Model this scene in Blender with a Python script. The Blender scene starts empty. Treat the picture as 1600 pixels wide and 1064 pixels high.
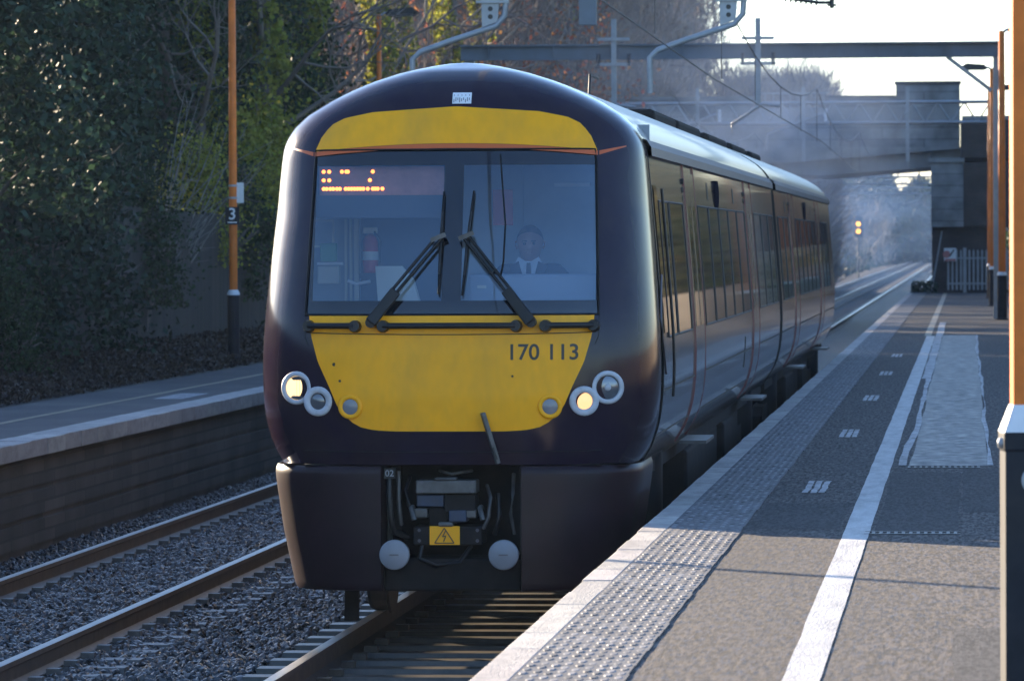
import bpy, math, random
import numpy as np
from mathutils import Matrix, Vector, Euler
D = bpy.data
sc = bpy.context.scene
COL = sc.collection
rad = math.radians

# ---------------------------------------------------------------- camera, sky, sun, exposure
cam = D.cameras.new('camera'); camo = D.objects.new('camera', cam); COL.objects.link(camo)
cam.sensor_width = 36.0; cam.lens = 180.0; cam.clip_start = 0.1; cam.clip_end = 5000
camo.matrix_world = (Matrix.Translation((0, 0, 2.62)) @ Matrix.Rotation(rad(5.0755), 4, 'Z')
                     @ Matrix.Rotation(rad(90 - 1.0806), 4, 'X') @ Matrix.Rotation(rad(-0.25), 4, 'Z'))
cam.dof.use_dof = True; cam.dof.focus_distance = 34.3; cam.dof.aperture_fstop = 9.0
sc.camera = camo
SUN_EL, SUN_AZ = 15.0, -45.0            # degrees; azimuth from +Y (away from the camera), negative = to the left
w = D.worlds.new('World'); sc.world = w; w.use_nodes = True
nt = w.node_tree; bg = nt.nodes['Background']
sky = nt.nodes.new('ShaderNodeTexSky'); sky.sky_type = 'NISHITA'; sky.sun_disc = False
sky.sun_elevation = rad(SUN_EL); sky.sun_rotation = rad(SUN_AZ); sky.air_density = 1.0; sky.dust_density = 0.5; sky.ozone_density = 4.0
tint = nt.nodes.new('ShaderNodeMix'); tint.data_type = 'RGBA'; tint.blend_type = 'MULTIPLY'; tint.inputs[0].default_value = 1.0
tint.inputs[7].default_value = (1.02, 0.98, 1.0, 1)          # the colour of this morning's sky
nt.links.new(sky.outputs[0], tint.inputs[6]); nt.links.new(tint.outputs[2], bg.inputs[0]); bg.inputs[1].default_value = 0.078
sun = D.lights.new('sun', 'SUN'); suno = D.objects.new('sun', sun); COL.objects.link(suno)
sun.energy = 3.8; sun.angle = rad(0.5); sun.color = (1.0, 0.81, 0.58)
sd = Vector((math.sin(rad(SUN_AZ)) * math.cos(rad(SUN_EL)), math.cos(rad(SUN_AZ)) * math.cos(rad(SUN_EL)), math.sin(rad(SUN_EL))))
suno.rotation_euler = sd.to_track_quat('Z', 'Y').to_euler()
sc.view_settings.view_transform = 'Standard'; sc.view_settings.look = 'None'
sc.view_settings.exposure = 2.6; sc.view_settings.gamma = 1.0; sc.view_settings.use_curve_mapping = False
sc.cycles.max_bounces = 8; sc.cycles.transparent_max_bounces = 16; sc.cycles.volume_bounces = 1
sc.cycles.caustics_reflective = False; sc.cycles.caustics_refractive = False

# ---------------------------------------------------------------- materials
def mat(name, base, rough=0.5, metal=0.0, var=0.0, vscale=3.0, bump=0.0, bscale=40.0, coat=0.0, spec=0.5,
        dirt=None, dscale=1.2, damt=0.5, stretch=None, island=0.0, detail=4.0, rvar=0.0):
    m = D.materials.new(name); m.use_nodes = True
    n = m.node_tree.nodes; l = m.node_tree.links; b = n['Principled BSDF']
    b.inputs['Base Color'].default_value = (*base, 1); b.inputs['Roughness'].default_value = rough
    b.inputs['Metallic'].default_value = metal; b.inputs['Coat Weight'].default_value = coat
    b.inputs['Coat Roughness'].default_value = 0.04; b.inputs['Specular IOR Level'].default_value = spec
    tc = n.new('ShaderNodeTexCoord'); src = tc.outputs['Object']
    if stretch:
        mp = n.new('ShaderNodeMapping'); mp.inputs['Scale'].default_value = stretch
        l.new(src, mp.inputs[0]); src = mp.outputs[0]
    cur = None
    def noise(scale, det=detail):
        t = n.new('ShaderNodeTexNoise'); t.inputs['Scale'].default_value = scale; t.inputs['Detail'].default_value = det
        t.inputs['Roughness'].default_value = 0.65; l.new(src, t.inputs['Vector']); return t
    if var or island:
        hs = n.new('ShaderNodeHueSaturation'); hs.inputs['Color'].default_value = (*base, 1)
        mr = n.new('ShaderNodeMapRange')
        if island:
            g = n.new('ShaderNodeNewGeometry'); l.new(g.outputs['Random Per Island'], mr.inputs[0])
            mr.inputs[3].default_value = 1 - island; mr.inputs[4].default_value = 1 + island
            mr2 = n.new('ShaderNodeMapRange'); ml = n.new('ShaderNodeMath'); ml.operation = 'FRACT'
            mu = n.new('ShaderNodeMath'); mu.operation = 'MULTIPLY'; mu.inputs[1].default_value = 7.31
            l.new(g.outputs['Random Per Island'], mu.inputs[0]); l.new(mu.outputs[0], ml.inputs[0]); l.new(ml.outputs[0], mr2.inputs[0])
            mr2.inputs[3].default_value = 0.475; mr2.inputs[4].default_value = 0.525
            l.new(mr2.outputs[0], hs.inputs['Hue'])
        else:
            t = noise(vscale); l.new(t.outputs[0], mr.inputs[0])
            lim = 0.3 if var < .6 else 0.38
            mr.inputs[1].default_value = lim; mr.inputs[2].default_value = 1 - lim
            mr.inputs[3].default_value = 1 - min(var, .9); mr.inputs[4].default_value = 1 + var
        l.new(mr.outputs[0], hs.inputs['Value']); cur = hs.outputs[0]
    if dirt:
        mx = n.new('ShaderNodeMix'); mx.data_type = 'RGBA'
        t = noise(dscale, 6); cr = n.new('ShaderNodeMapRange'); l.new(t.outputs[0], cr.inputs[0])
        cr.inputs[1].default_value = 0.42; cr.inputs[2].default_value = 0.72; cr.inputs[3].default_value = 0; cr.inputs[4].default_value = damt
        l.new(cr.outputs[0], mx.inputs[0])
        if cur: l.new(cur, mx.inputs[6])
        else: mx.inputs[6].default_value = (*base, 1)
        mx.inputs[7].default_value = (*dirt, 1); cur = mx.outputs[2]
    if cur: l.new(cur, b.inputs['Base Color'])
    if rvar:
        t = noise(vscale * 0.7); mr = n.new('ShaderNodeMapRange'); l.new(t.outputs[0], mr.inputs[0])
        mr.inputs[1].default_value = 0.3; mr.inputs[2].default_value = 0.7
        mr.inputs[3].default_value = max(0.03, rough - rvar); mr.inputs[4].default_value = rough + rvar
        l.new(mr.outputs[0], b.inputs['Roughness'])
    if bump:
        bp = n.new('ShaderNodeBump'); bp.inputs['Strength'].default_value = bump; bp.inputs['Distance'].default_value = 0.02
        t = noise(bscale, 5); l.new(t.outputs[0], bp.inputs['Height']); l.new(bp.outputs[0], b.inputs['Normal'])
    return m

def emit(name, col, s):
    m = D.materials.new(name); m.use_nodes = True; n = m.node_tree.nodes
    b = n['Principled BSDF']; b.inputs['Base Color'].default_value = (0.1, 0.1, 0.1, 1)
    b.inputs['Emission Color'].default_value = (*col, 1); b.inputs['Emission Strength'].default_value = s
    return m

def leafmat(name, base, trans=0.35, island=0.5, gloss=0.6):
    m = mat(name, base, rough=gloss, island=island, spec=0.2); n = m.node_tree.nodes; l = m.node_tree.links
    b = n['Principled BSDF']; out = n['Material Output']
    tr = n.new('ShaderNodeBsdfTranslucent'); mx = n.new('ShaderNodeMixShader'); mx.inputs[0].default_value = trans
    src = b.inputs['Base Color'].links[0].from_socket
    l.new(src, tr.inputs[0]); l.new(b.outputs[0], mx.inputs[1]); l.new(tr.outputs[0], mx.inputs[2]); l.new(mx.outputs[0], out.inputs[0])
    return m

def glassmat(name, tint=(1, 1, 1), refl=1.5, amb=0.0):
    m = D.materials.new(name); m.use_nodes = True; n = m.node_tree.nodes; l = m.node_tree.links
    out = n['Material Output']; n.remove(n['Principled BSDF'])
    t = n.new('ShaderNodeBsdfTransparent'); t.inputs[0].default_value = (*tint, 1)
    g = n.new('ShaderNodeBsdfGlossy'); g.inputs['Roughness'].default_value = 0.03; g.inputs[0].default_value = (0.70, 0.86, 1.0, 1)
    f = n.new('ShaderNodeFresnel'); f.inputs[0].default_value = refl
    ad = n.new('ShaderNodeMath'); ad.operation = 'ADD'; ad.inputs[1].default_value = amb; l.new(f.outputs[0], ad.inputs[0])
    mx = n.new('ShaderNodeMixShader'); l.new(ad.outputs[0], mx.inputs[0]); l.new(t.outputs[0], mx.inputs[1]); l.new(g.outputs[0], mx.inputs[2])
    l.new(mx.outputs[0], out.inputs[0]); return m

# ---------------------------------------------------------------- mesh helpers
class MB:
    def __init__(s): s.V = []; s.F = {}; s.n = 0
    def add(s, V, *Fs):
        V = np.asarray(V, float).reshape(-1, 3)
        for F in Fs:
            F = np.asarray(F, int)
            if F.size: s.F.setdefault(F.shape[1], []).append(F + s.n)
        s.V.append(V); s.n += len(V); return s
    def box(s, x0, x1, y0, y1, z0, z1):
        V = [(x, y, z) for z in (z0, z1) for y in (y0, y1) for x in (x0, x1)]
        return s.add(V, [(0, 2, 3, 1), (4, 5, 7, 6), (0, 1, 5, 4), (2, 6, 7, 3), (0, 4, 6, 2), (1, 3, 7, 5)])
    def obox(s, p, q, wid, hgt, up=(0, 0, 1)):
        p = np.array(p, float); q = np.array(q, float); d = q - p; d /= np.linalg.norm(d)
        a = np.cross(d, up); a /= np.linalg.norm(a); b = np.cross(a, d); V = []
        for c in (p, q):
            for i, j in ((-1, -1), (1, -1), (1, 1), (-1, 1)): V.append(c + a * wid / 2 * i + b * hgt / 2 * j)
        return s.add(V, [(0, 3, 2, 1), (4, 5, 6, 7), (0, 1, 5, 4), (1, 2, 6, 5), (2, 3, 7, 6), (3, 0, 4, 7)])
    def grid(s, P):
        P = np.asarray(P, float); m, k = P.shape[:2]
        i = np.arange(m * k).reshape(m, k)
        return s.add(P.reshape(-1, 3), np.stack([i[:-1, :-1], i[:-1, 1:], i[1:, 1:], i[1:, :-1]], -1).reshape(-1, 4))
    def tube(s, pts, r, seg=8, cap=True):
        pts = np.array(pts, float); n = len(pts); r = np.broadcast_to(np.asarray(r, float), (n,))
        t = np.gradient(pts, axis=0); t /= np.linalg.norm(t, axis=1)[:, None] + 1e-9
        ref = np.array((0, 0, 1.0)) if abs(t[0][2]) < 0.9 else np.array((1.0, 0, 0))
        a = np.cross(t, ref); a /= np.linalg.norm(a, axis=1)[:, None] + 1e-9; b = np.cross(t, a)
        th = np.arange(seg) * 2 * math.pi / seg
        V = pts[:, None] + (a[:, None] * np.cos(th)[None, :, None] + b[:, None] * np.sin(th)[None, :, None]) * r[:, None, None]
        i = np.arange(n * seg).reshape(n, seg); j = np.roll(i, -1, 1)
        s.add(V.reshape(-1, 3), np.stack([i[:-1], i[1:], j[1:], j[:-1]], -1).reshape(-1, 4))
        if cap:
            s.add(V[0], [tuple(range(seg))]); s.add(V[-1], [tuple(range(seg))[::-1]])
        return s
    def lathe(s, prof, seg=24, M=None):
        th = np.arange(seg) * 2 * math.pi / seg
        V = np.array([[(r * math.cos(t), r * math.sin(t), h) for t in th] for r, h in prof])
        if M is not None: V = V @ np.array(M.to_3x3()).T + np.array(M.translation)
        i = np.arange(len(prof) * seg).reshape(len(prof), seg); j = np.roll(i, -1, 1)
        return s.add(V.reshape(-1, 3), np.stack([i[:-1], j[:-1], j[1:], i[1:]], -1).reshape(-1, 4))
    def prism(s, poly, axis, a, b):
        n = len(poly); V = []
        for c in (a, b):
            for p in poly: q = list(p); q.insert(axis, c); V.append(q)
        s.add(V, [tuple(range(n)), tuple(range(2 * n - 1, n - 1, -1))], [(i, (i + 1) % n, n + (i + 1) % n, n + i) for i in range(n)]); return s
    def build(s, name, m=None, parent=None, smooth=False, bevel=0.0):
        me = D.meshes.new(name); V = np.concatenate(s.V)
        me.vertices.add(len(V)); me.vertices.foreach_set('co', V.astype(np.float32).ravel())
        loops = []; tot = []
        for k, Fl in s.F.items():
            F = np.concatenate(Fl); loops.append(F.ravel()); tot.append(np.full(len(F), k))
        loops = np.concatenate(loops); tot = np.concatenate(tot); st = np.concatenate([[0], np.cumsum(tot)[:-1]])
        me.loops.add(len(loops)); me.loops.foreach_set('vertex_index', loops.astype(np.int32))
        me.polygons.add(len(tot)); me.polygons.foreach_set('loop_start', st.astype(np.int32)); me.polygons.foreach_set('loop_total', tot.astype(np.int32))
        me.polygons.foreach_set('use_smooth', np.full(len(tot), smooth))
        me.update(calc_edges=True); me.validate()
        o = D.objects.new(name, me); COL.objects.link(o)
        if m: me.materials.append(m)
        if parent: o.parent = parent
        if bevel:
            bv = o.modifiers.new('bevel', 'BEVEL'); bv.width = bevel; bv.segments = 2; bv.limit_method = 'ANGLE'
        return o

def tag(o, label=None, cat=None, group=None, kind=None):
    if label: o['label'] = label
    if cat: o['category'] = cat
    if group: o['group'] = group
    if kind: o['kind'] = kind
    return o
def empty(name, loc=(0, 0, 0), rz=0.0):
    o = D.objects.new(name, None); COL.objects.link(o); o.location = loc; o.rotation_euler = (0, 0, rz); o.empty_display_size = 0.2; return o
def copy_tree(o, parent=None):
    c = o.copy(); COL.objects.link(c)
    if parent: c.parent = parent
    for ch in list(o.children): copy_tree(ch, c)
    return c
def text_mesh(name, body, size, m, parent, M, ext=0.002, fn=None):
    cu = D.curves.new(name, 'FONT'); cu.body = body; cu.size = size; cu.align_x = 'CENTER'; cu.align_y = 'CENTER'; cu.extrude = ext; cu.offset = size * .012
    t = D.objects.new(name, cu); COL.objects.link(t)
    me = D.meshes.new_from_object(t.evaluated_get(bpy.context.evaluated_depsgraph_get()))
    D.objects.remove(t); me.transform(M); me.name = name
    if fn:
        for v in me.vertices: v.co = fn(v.co)
    o = D.objects.new(name, me); COL.objects.link(o); me.materials.clear(); me.materials.append(m)
    for p in me.polygons: p.material_index = 0
    if parent: o.parent = parent
    return o
FACE = Matrix.Rotation(rad(90), 4, 'X')           # text lying in XY -> standing, facing the camera (-Y)
def at_face(x, y, z): return Matrix.Translation((x, y, z)) @ FACE
def leaves(P, size, rng, aspect=0.62):
    """one small diamond-like leaf quad per point"""
    n = len(P); s = size * rng.uniform(0.6, 1.4, (n, 1))
    a = rng.normal(size=(n, 3)); a /= np.linalg.norm(a, axis=1)[:, None]
    b = rng.normal(size=(n, 3)); b -= a * (a * b).sum(1)[:, None]; b /= np.linalg.norm(b, axis=1)[:, None]
    V = np.stack([P - a * s / 2, P + b * s * aspect / 2, P + a * s / 2, P - b * s * aspect / 2], 1)
    return V.reshape(-1, 3), np.arange(4 * n).reshape(n, 4)
# ---------------------------------------------------------------- shared materials
M = dict(
    asphalt=mat('asphalt', (0.043, 0.037, 0.034), 0.8, spec=0.25, var=1.0, vscale=48, bump=0.22, bscale=48, dirt=(0.025, 0.024, 0.025), dscale=0.8, damt=0.6, detail=2.5, rvar=0.2, stretch=(1, .12, 1)),
    patch=mat('asphalt_repair', (0.034, 0.032, 0.032), 0.8, spec=0.2, var=0.8, vscale=48, bump=0.22, bscale=48, dirt=(0.03, 0.03, 0.03), dscale=1.5, damt=0.5, stretch=(1, .14, 1)),
    wet=mat('damp_asphalt', (0.014, 0.0155, 0.018), 0.55, var=0.5, vscale=30, bump=0.12, bscale=40, dirt=(0.05, 0.052, 0.055), dscale=4, damt=0.6, rvar=0.12, stretch=(.35, 0.16, 1)),
    oldasphalt=mat('old_asphalt', (0.042, 0.042, 0.045), 0.8, var=0.3, vscale=12, bump=0.3, bscale=90, dirt=(0.15, 0.14, 0.12), dscale=0.6, damt=0.5),
    coping=mat('coping_stone', (0.37, 0.345, 0.315), 0.7, island=0.16, bump=0.5, bscale=60, dirt=(0.18, 0.17, 0.16), dscale=9, damt=0.75, detail=6, stretch=(1, .35, 1)),
    tactile=mat('tactile_paving', (0.066, 0.066, 0.07), 0.7, island=0.3, dirt=(0.055, 0.055, 0.06), dscale=1.5, damt=0.5),
    blister=mat('tactile_blister', (0.115, 0.115, 0.12), 0.7, island=0.6),
    whitepaint=mat('worn_white_paint', (0.44, 0.43, 0.41), 0.6, var=0.15, vscale=40, bump=0.4, bscale=60, dirt=(0.22, 0.21, 0.2), dscale=9, damt=0.75, detail=8, stretch=(1, .2, 1)),
    thinpaint=mat('faded_white_paint', (0.30, 0.30, 0.31), 0.6, var=0.4, vscale=30, dirt=(0.045, 0.043, 0.042), dscale=7, damt=1.0, detail=8, stretch=(1, .3, 1)),
    yellowline=mat('faded_yellow_paint', (0.20, 0.16, 0.085), 0.6, var=0.2, vscale=10, dirt=(0.2, 0.18, 0.14), dscale=3, damt=0.7),
    iron=mat('drain_iron', (0.05, 0.05, 0.055), 0.5, metal=0.5, var=0.3, vscale=20),
    ballast=mat('ballast_bed', (0.032, 0.032, 0.035), 0.8, var=0.6, vscale=22, bump=1.0, bscale=22, detail=6),
    stone=mat('ballast_stone', (0.047, 0.046, 0.048), 0.4, island=0.95),
    shadesleeper=mat('shade_dark_sleeper', (0.032, 0.027, 0.022), 0.42, var=0.5, vscale=5, dirt=(0.10, 0.085, 0.06), dscale=2.2, damt=0.8),  # darker sleeper copy: shade between train and platform painted into its colour
    rust=mat('rusty_rail', (0.075, 0.05, 0.036), 0.6, metal=0.2, var=0.4, vscale=8, dirt=(0.035, 0.03, 0.028), dscale=3, damt=0.8),
    steel=mat('polished_rail_head', (0.5, 0.49, 0.48), 0.3, metal=1.0, var=0.1),
    sleeper=mat('concrete_sleeper', (0.085, 0.08, 0.076), 0.5, var=0.3, vscale=6, bump=0.3, bscale=60, dirt=(0.07, 0.06, 0.055), dscale=4, damt=0.8),
    earth=mat('earth', (0.05, 0.042, 0.032), 0.95, var=0.5, vscale=4, bump=0.8, bscale=12),
    concrete=mat('bridge_concrete', (0.28, 0.28, 0.27), 0.8, var=0.18, vscale=1.5, dirt=(0.11, 0.11, 0.11), dscale=0.6, damt=0.7, stretch=(1, 1, 0.35)),
    galv=mat('galvanised_steel', (0.32, 0.34, 0.36), 0.45, metal=0.35, var=0.12, vscale=6, dirt=(0.2, 0.2, 0.2), dscale=2, damt=0.5),
    beamgrey=mat('painted_grey_beam', (0.13, 0.155, 0.185), 0.5, var=0.12, vscale=2, dirt=(0.1, 0.1, 0.1), dscale=1.5, damt=0.5),
    wire=mat('wire', (0.05, 0.05, 0.05), 0.5),
    orange=mat('orange_post_paint', (0.74, 0.18, 0.022), 0.45, var=0.14, vscale=7, spec=0.25, dirt=(0.42, 0.11, 0.025), dscale=2, damt=0.4),
    navy=mat('dark_post_base_paint', (0.012, 0.015, 0.022), 0.5, var=0.3, vscale=6, spec=.2, dirt=(0.03, 0.028, 0.026), dscale=3, damt=.6),
    white=mat('white_paint', (0.72, 0.72, 0.72), 0.45, var=0.06, vscale=8),
    black=mat('black_plastic', (0.015, 0.016, 0.018), 0.45),
    wood=mat('weathered_fence_board', (0.032, 0.026, 0.019), 0.85, island=0.35, bump=0.5, bscale=30),
    signred=mat('sign_red', (0.45, 0.16, 0.15), 0.4),
)
def brickmat(name, c1, c2, mortar, scale, bw, bh, swap):
    m = mat(name, c1, 0.85, bump=0); n = m.node_tree.nodes; l = m.node_tree.links; b = n['Principled BSDF']
    tc = n.new('ShaderNodeTexCoord'); sx = n.new('ShaderNodeSeparateXYZ'); cb = n.new('ShaderNodeCombineXYZ')
    l.new(tc.outputs['Object'], sx.inputs[0]); l.new(sx.outputs[1 if swap else 0], cb.inputs[0]); l.new(sx.outputs[2], cb.inputs[1])
    t = n.new('ShaderNodeTexBrick'); l.new(cb.outputs[0], t.inputs['Vector'])
    t.inputs['Color1'].default_value = (*c1, 1); t.inputs['Color2'].default_value = (*c2, 1); t.inputs['Mortar'].default_value = (*mortar, 1)
    t.inputs['Scale'].default_value = scale; t.inputs['Brick Width'].default_value = bw; t.inputs['Row Height'].default_value = bh; t.inputs['Mortar Size'].default_value = 0.012
    nz = n.new('ShaderNodeTexNoise'); nz.inputs['Scale'].default_value = 1.3; nz.inputs['Detail'].default_value = 8; l.new(tc.outputs['Object'], nz.inputs[0])
    mr = n.new('ShaderNodeMapRange'); l.new(nz.outputs[0], mr.inputs[0]); mr.inputs[1].default_value = 0.3; mr.inputs[2].default_value = 0.7; mr.inputs[3].default_value = 0.5; mr.inputs[4].default_value = 1.4
    hs = n.new('ShaderNodeHueSaturation'); l.new(t.outputs[0], hs.inputs['Color']); l.new(mr.outputs[0], hs.inputs['Value']); l.new(hs.outputs[0], b.inputs['Base Color'])
    bp = n.new('ShaderNodeBump'); bp.inputs['Strength'].default_value = 0.6; bp.inputs['Distance'].default_value = 0.02; bp.invert = True
    l.new(t.outputs['Fac'], bp.inputs['Height']); l.new(bp.outputs[0], b.inputs['Normal']); return m
M['wallblock'] = brickmat('platform_wall_blocks', (0.062, 0.05, 0.042), (0.026, 0.023, 0.022), (0.010, 0.010, 0.010), 1, 1.1, 0.27, True)
M['brick'] = brickmat('dark_brick', (0.075, 0.05, 0.042), (0.05, 0.04, 0.036), (0.06, 0.056, 0.05), 1, 0.23, 0.075, False)
M['panel'] = brickmat('concrete_panels', (0.25, 0.255, 0.25), (0.21, 0.215, 0.215), (0.09, 0.09, 0.09), 1, 3.0, 0.42, False)

rng = np.random.default_rng(7)
PZ = 0.86                                # platform level above the rail tops

# ---------------------------------------------------------------- ground and track bed
g = MB(); xs = np.concatenate([np.linspace(-420, -15, 12), np.linspace(-14, 6, 14), np.linspace(20, 420, 12)]); ys = np.linspace(-40, 840, 90)
X, Y = np.meshgrid(xs, ys, indexing='ij'); Z = np.full(X.shape, -0.5) + np.clip((-X - 14) * 0.10, 0, 5) + np.clip((X - 9) * 0.08, 0, 4)
g.grid(np.stack([X, Y, Z], -1)); tag(g.build('ground', M['earth'], smooth=True), kind='structure')
g = MB(); xs = np.linspace(-8.62, -1.9, 90); ys = np.concatenate([np.linspace(2, 18, 12), np.linspace(18.2, 100, 500), np.linspace(104, 800, 100)])
X, Y = np.meshgrid(xs, ys, indexing='ij')
Z = -0.225 + rng.normal(0, 0.008, X.shape) - 0.05 * np.exp(-((X + 5.1) / 0.5) ** 2)
g.grid(np.stack([X, Y, Z], -1)[:, :, :]); tag(g.build('track_bed', M['ballast'], smooth=True), kind='structure')
# loose ballast stones, real geometry where the photo resolves them
ph = (1 + 5 ** .5) / 2
ico = np.array([(-1, ph, 0), (1, ph, 0), (-1, -ph, 0), (1, -ph, 0), (0, -1, ph), (0, 1, ph), (0, -1, -ph), (0, 1, -ph), (ph, 0, -1), (ph, 0, 1), (-ph, 0, -1), (-ph, 0, 1)]) / 1.9
icf = np.array([(0, 11, 5), (0, 5, 1), (0, 1, 7), (0, 7, 10), (0, 10, 11), (1, 5, 9), (5, 11, 4), (11, 10, 2), (10, 7, 6), (7, 1, 8), (3, 9, 4), (3, 4, 2), (3, 2, 6), (3, 6, 8), (3, 8, 9), (4, 9, 5), (2, 4, 11), (6, 2, 10), (8, 6, 7), (9, 8, 1)])
N = 150000
px = rng.uniform(-8.45, -2.15, N); py = 19 + 43 * rng.random(N) ** 1.25
k = (px > -0.195 * py - 0.3) & ~((px > -4.0) & (py > 37)) & ~((px > -2.9) & (py < 21))
for rx in (-7.565, -6.035, -4.185, -2.655): k &= np.abs(px - rx) > 0.085
fr = ((py - 0.1) % 0.65) < 0.25; onsl = fr & ((np.abs(px + 6.8) < 1.25) | (np.abs(px + 3.42) < 1.25))
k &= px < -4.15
k &= ~(onsl & (rng.random(N) < np.where(px > -5, 1.0, .22)))
px, py = px[k], py[k]; n = len(px)
sz = rng.uniform(0.018, 0.036, (n, 1, 1)) * np.array([1, 1, 0.7]) * rng.uniform(0.7, 1.3, (n, 1, 3))
V = ico[None] * rng.uniform(0.72, 1.2, (n, 12, 1)) * sz
A = rng.normal(size=(n, 4)); A /= np.linalg.norm(A, axis=1)[:, None]; q0, q1, q2, q3 = A.T
R = np.stack([1 - 2 * (q2 * q2 + q3 * q3), 2 * (q1 * q2 - q0 * q3), 2 * (q1 * q3 + q0 * q2), 2 * (q1 * q2 + q0 * q3), 1 - 2 * (q1 * q1 + q3 * q3), 2 * (q2 * q3 - q0 * q1), 2 * (q1 * q3 - q0 * q2), 2 * (q2 * q3 + q0 * q1), 1 - 2 * (q1 * q1 + q2 * q2)], -1).reshape(n, 3, 3)
V = np.einsum('nij,nkj->nki', R, V) + np.stack([px, py, -0.182 + rng.uniform(-0.015, 0.022, n) - .035 * (px > -4.7) - 0.05 * np.exp(-((px + 5.1) / 0.5) ** 2)], -1)[:, None]
b = MB().add(V.reshape(-1, 3), (icf[None] + np.arange(n)[:, None, None] * 12).reshape(-1, 3))
tag(b.build('ballast_stones', M['stone']), 'loose grey ballast stones covering the track bed', kind='stuff')

# ---------------------------------------------------------------- the two tracks
RAILP = [(-.035, 0), (.035, 0), (.036, -.03), (.012, -.045), (.010, -.125), (.07, -.15), (.07, -.159), (-.07, -.159), (-.07, -.15), (-.010, -.125), (-.012, -.045), (-.036, -.03)]
slm = None
for cx, lab in ((-6.8, 'empty railway track on concrete sleepers beside the far left platform'), (-3.42, 'railway track on concrete sleepers that the train is standing on')):
    t = tag(empty('railway_track', (cx, 0, 0)), lab, 'railway track')
    for sx in (-.765, .765):
        r = MB().prism([(x + sx, z) for x, z in RAILP], 1, 6, 800).build('rail', M['rust'], t)
        MB().prism([(sx - .033, .0005), (sx + .033, .0005), (sx + .033, .003), (sx - .033, .003)], 1, 6, 800).build('running_surface', M['steel'], r)
    if cx > -5: slm = None; smat = M['shadesleeper']
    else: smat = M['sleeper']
    if slm is None:
        s = MB()
        s.prism([(-.13, -.26), (.13, -.26), (.105, -.168), (-.105, -.168)], 0, -1.25, 1.25)
        for sx in (-.765, .765):
            for d in (-.115, .115): s.box(sx + d - .045, sx + d + .045, -.05, .05, -.168, -.125)
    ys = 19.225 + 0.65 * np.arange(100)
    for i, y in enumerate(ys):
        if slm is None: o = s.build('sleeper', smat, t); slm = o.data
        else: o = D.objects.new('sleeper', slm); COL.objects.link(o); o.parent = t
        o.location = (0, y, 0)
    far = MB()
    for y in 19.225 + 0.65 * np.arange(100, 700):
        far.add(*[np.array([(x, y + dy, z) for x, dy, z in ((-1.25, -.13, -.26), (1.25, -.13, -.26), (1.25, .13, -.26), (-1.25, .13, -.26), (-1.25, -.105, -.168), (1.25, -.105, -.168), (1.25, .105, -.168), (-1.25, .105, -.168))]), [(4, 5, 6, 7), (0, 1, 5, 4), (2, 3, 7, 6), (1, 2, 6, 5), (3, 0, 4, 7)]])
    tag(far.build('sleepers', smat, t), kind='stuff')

# ---------------------------------------------------------------- near platform (right)
pl = MB().box(-1.84, 3.25, -4, 178, -0.5, PZ).build('platform', M['asphalt']); tag(pl, kind='structure')
def sheet(name, m, x0, x1, y0, y1, z, parent, wob=0.0, n=None, seed=1):
    r = np.random.default_rng(seed); n = n or max(2, int((y1 - y0) / 0.4)); ys = np.linspace(y0, y1, n); b = MB()
    a = x0 + wob * np.convolve(r.normal(size=n + 4), np.ones(3) / 3, 'same')[2:-2]; c = x1 + wob * np.convolve(r.normal(size=n + 4), np.ones(3) / 3, 'same')[2:-2]
    b.grid(np.stack([np.stack([a, ys, np.full(n, z)], -1), np.stack([c, ys, np.full(n, z)], -1)], 0)[::-1]); return b.build(name, m, parent)
cp = MB()
for y in np.arange(-4, 178, 0.9):
    cp.box(-2.0 + rng.uniform(-.004, .004), -1.838, y, y + 0.893, PZ - 0.13, PZ + 0.006 + rng.uniform(-.003, .002))
cp.box(-1.96, -1.83, -4, 178, -0.5, PZ - .131)
cp.build('coping', M['coping'], pl, bevel=0.006)
b = MB()
for y in np.arange(10, 178, .4): b.box(-1.836, -1.375 + rng.uniform(-.003, .006), y, y + .394, PZ - .05, PZ + .008 + rng.uniform(-.0007, .0003))
b.build('tactile_strip', M['tactile'], pl)
# raised lozenges of the tactile strip
GX = []; GY = []
for i, x in enumerate(-1.808 + 0.0505 * np.arange(9)):
    yy = np.arange(16 + (.1 if i % 2 else 0), 120, .2); GX.append(np.full(len(yy), x)); GY.append(yy)
GX = np.concatenate(GX); GY = np.concatenate(GY); n = len(GX)
th = np.arange(10) * math.pi / 5; c8 = np.stack([np.cos(th), np.sin(th)], -1)
dome = np.concatenate([np.c_[c8 * (.0185, .068), np.zeros(10)], np.c_[c8 * (.012, .058), np.full(10, .0045)]])
df = np.array([(i, (i + 1) % 10, 10 + (i + 1) % 10, 10 + i) for i in range(10)]); dt = np.array([tuple(range(10, 20))])
V = dome[None] * np.stack([np.ones(n), np.ones(n), rng.uniform(.35, 1.15, n)], -1)[:, None] + np.stack([GX + rng.uniform(-.002, .002, n), GY + rng.uniform(-.012, .012, n), np.full(n, PZ + .0078)], -1)[:, None]
off = np.arange(n)[:, None, None] * 20
tag(MB().add(V.reshape(-1, 3), (df[None] + off).reshape(-1, 4), (dt[None] + off).reshape(-1, 10)).build('tactile_lozenges', M['blister'], pl), kind='stuff')
sheet('white_line', M['whitepaint'], -.745, -.59, 10, 96, PZ + .0045, pl, .004)
sheet('yellow_line', M['yellowline'], -.79, -.66, 96.02, 176, PZ + .005, pl, .004)
sheet('paint_patch', M['thinpaint'], -.575, -.45, 66, 112, PZ + .007, pl, .012, 30, 5)
sheet('damp_patch', M['wet'], -.45, .17, 40.4, 97, PZ + .003, pl, .01, 60, 6)
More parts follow.
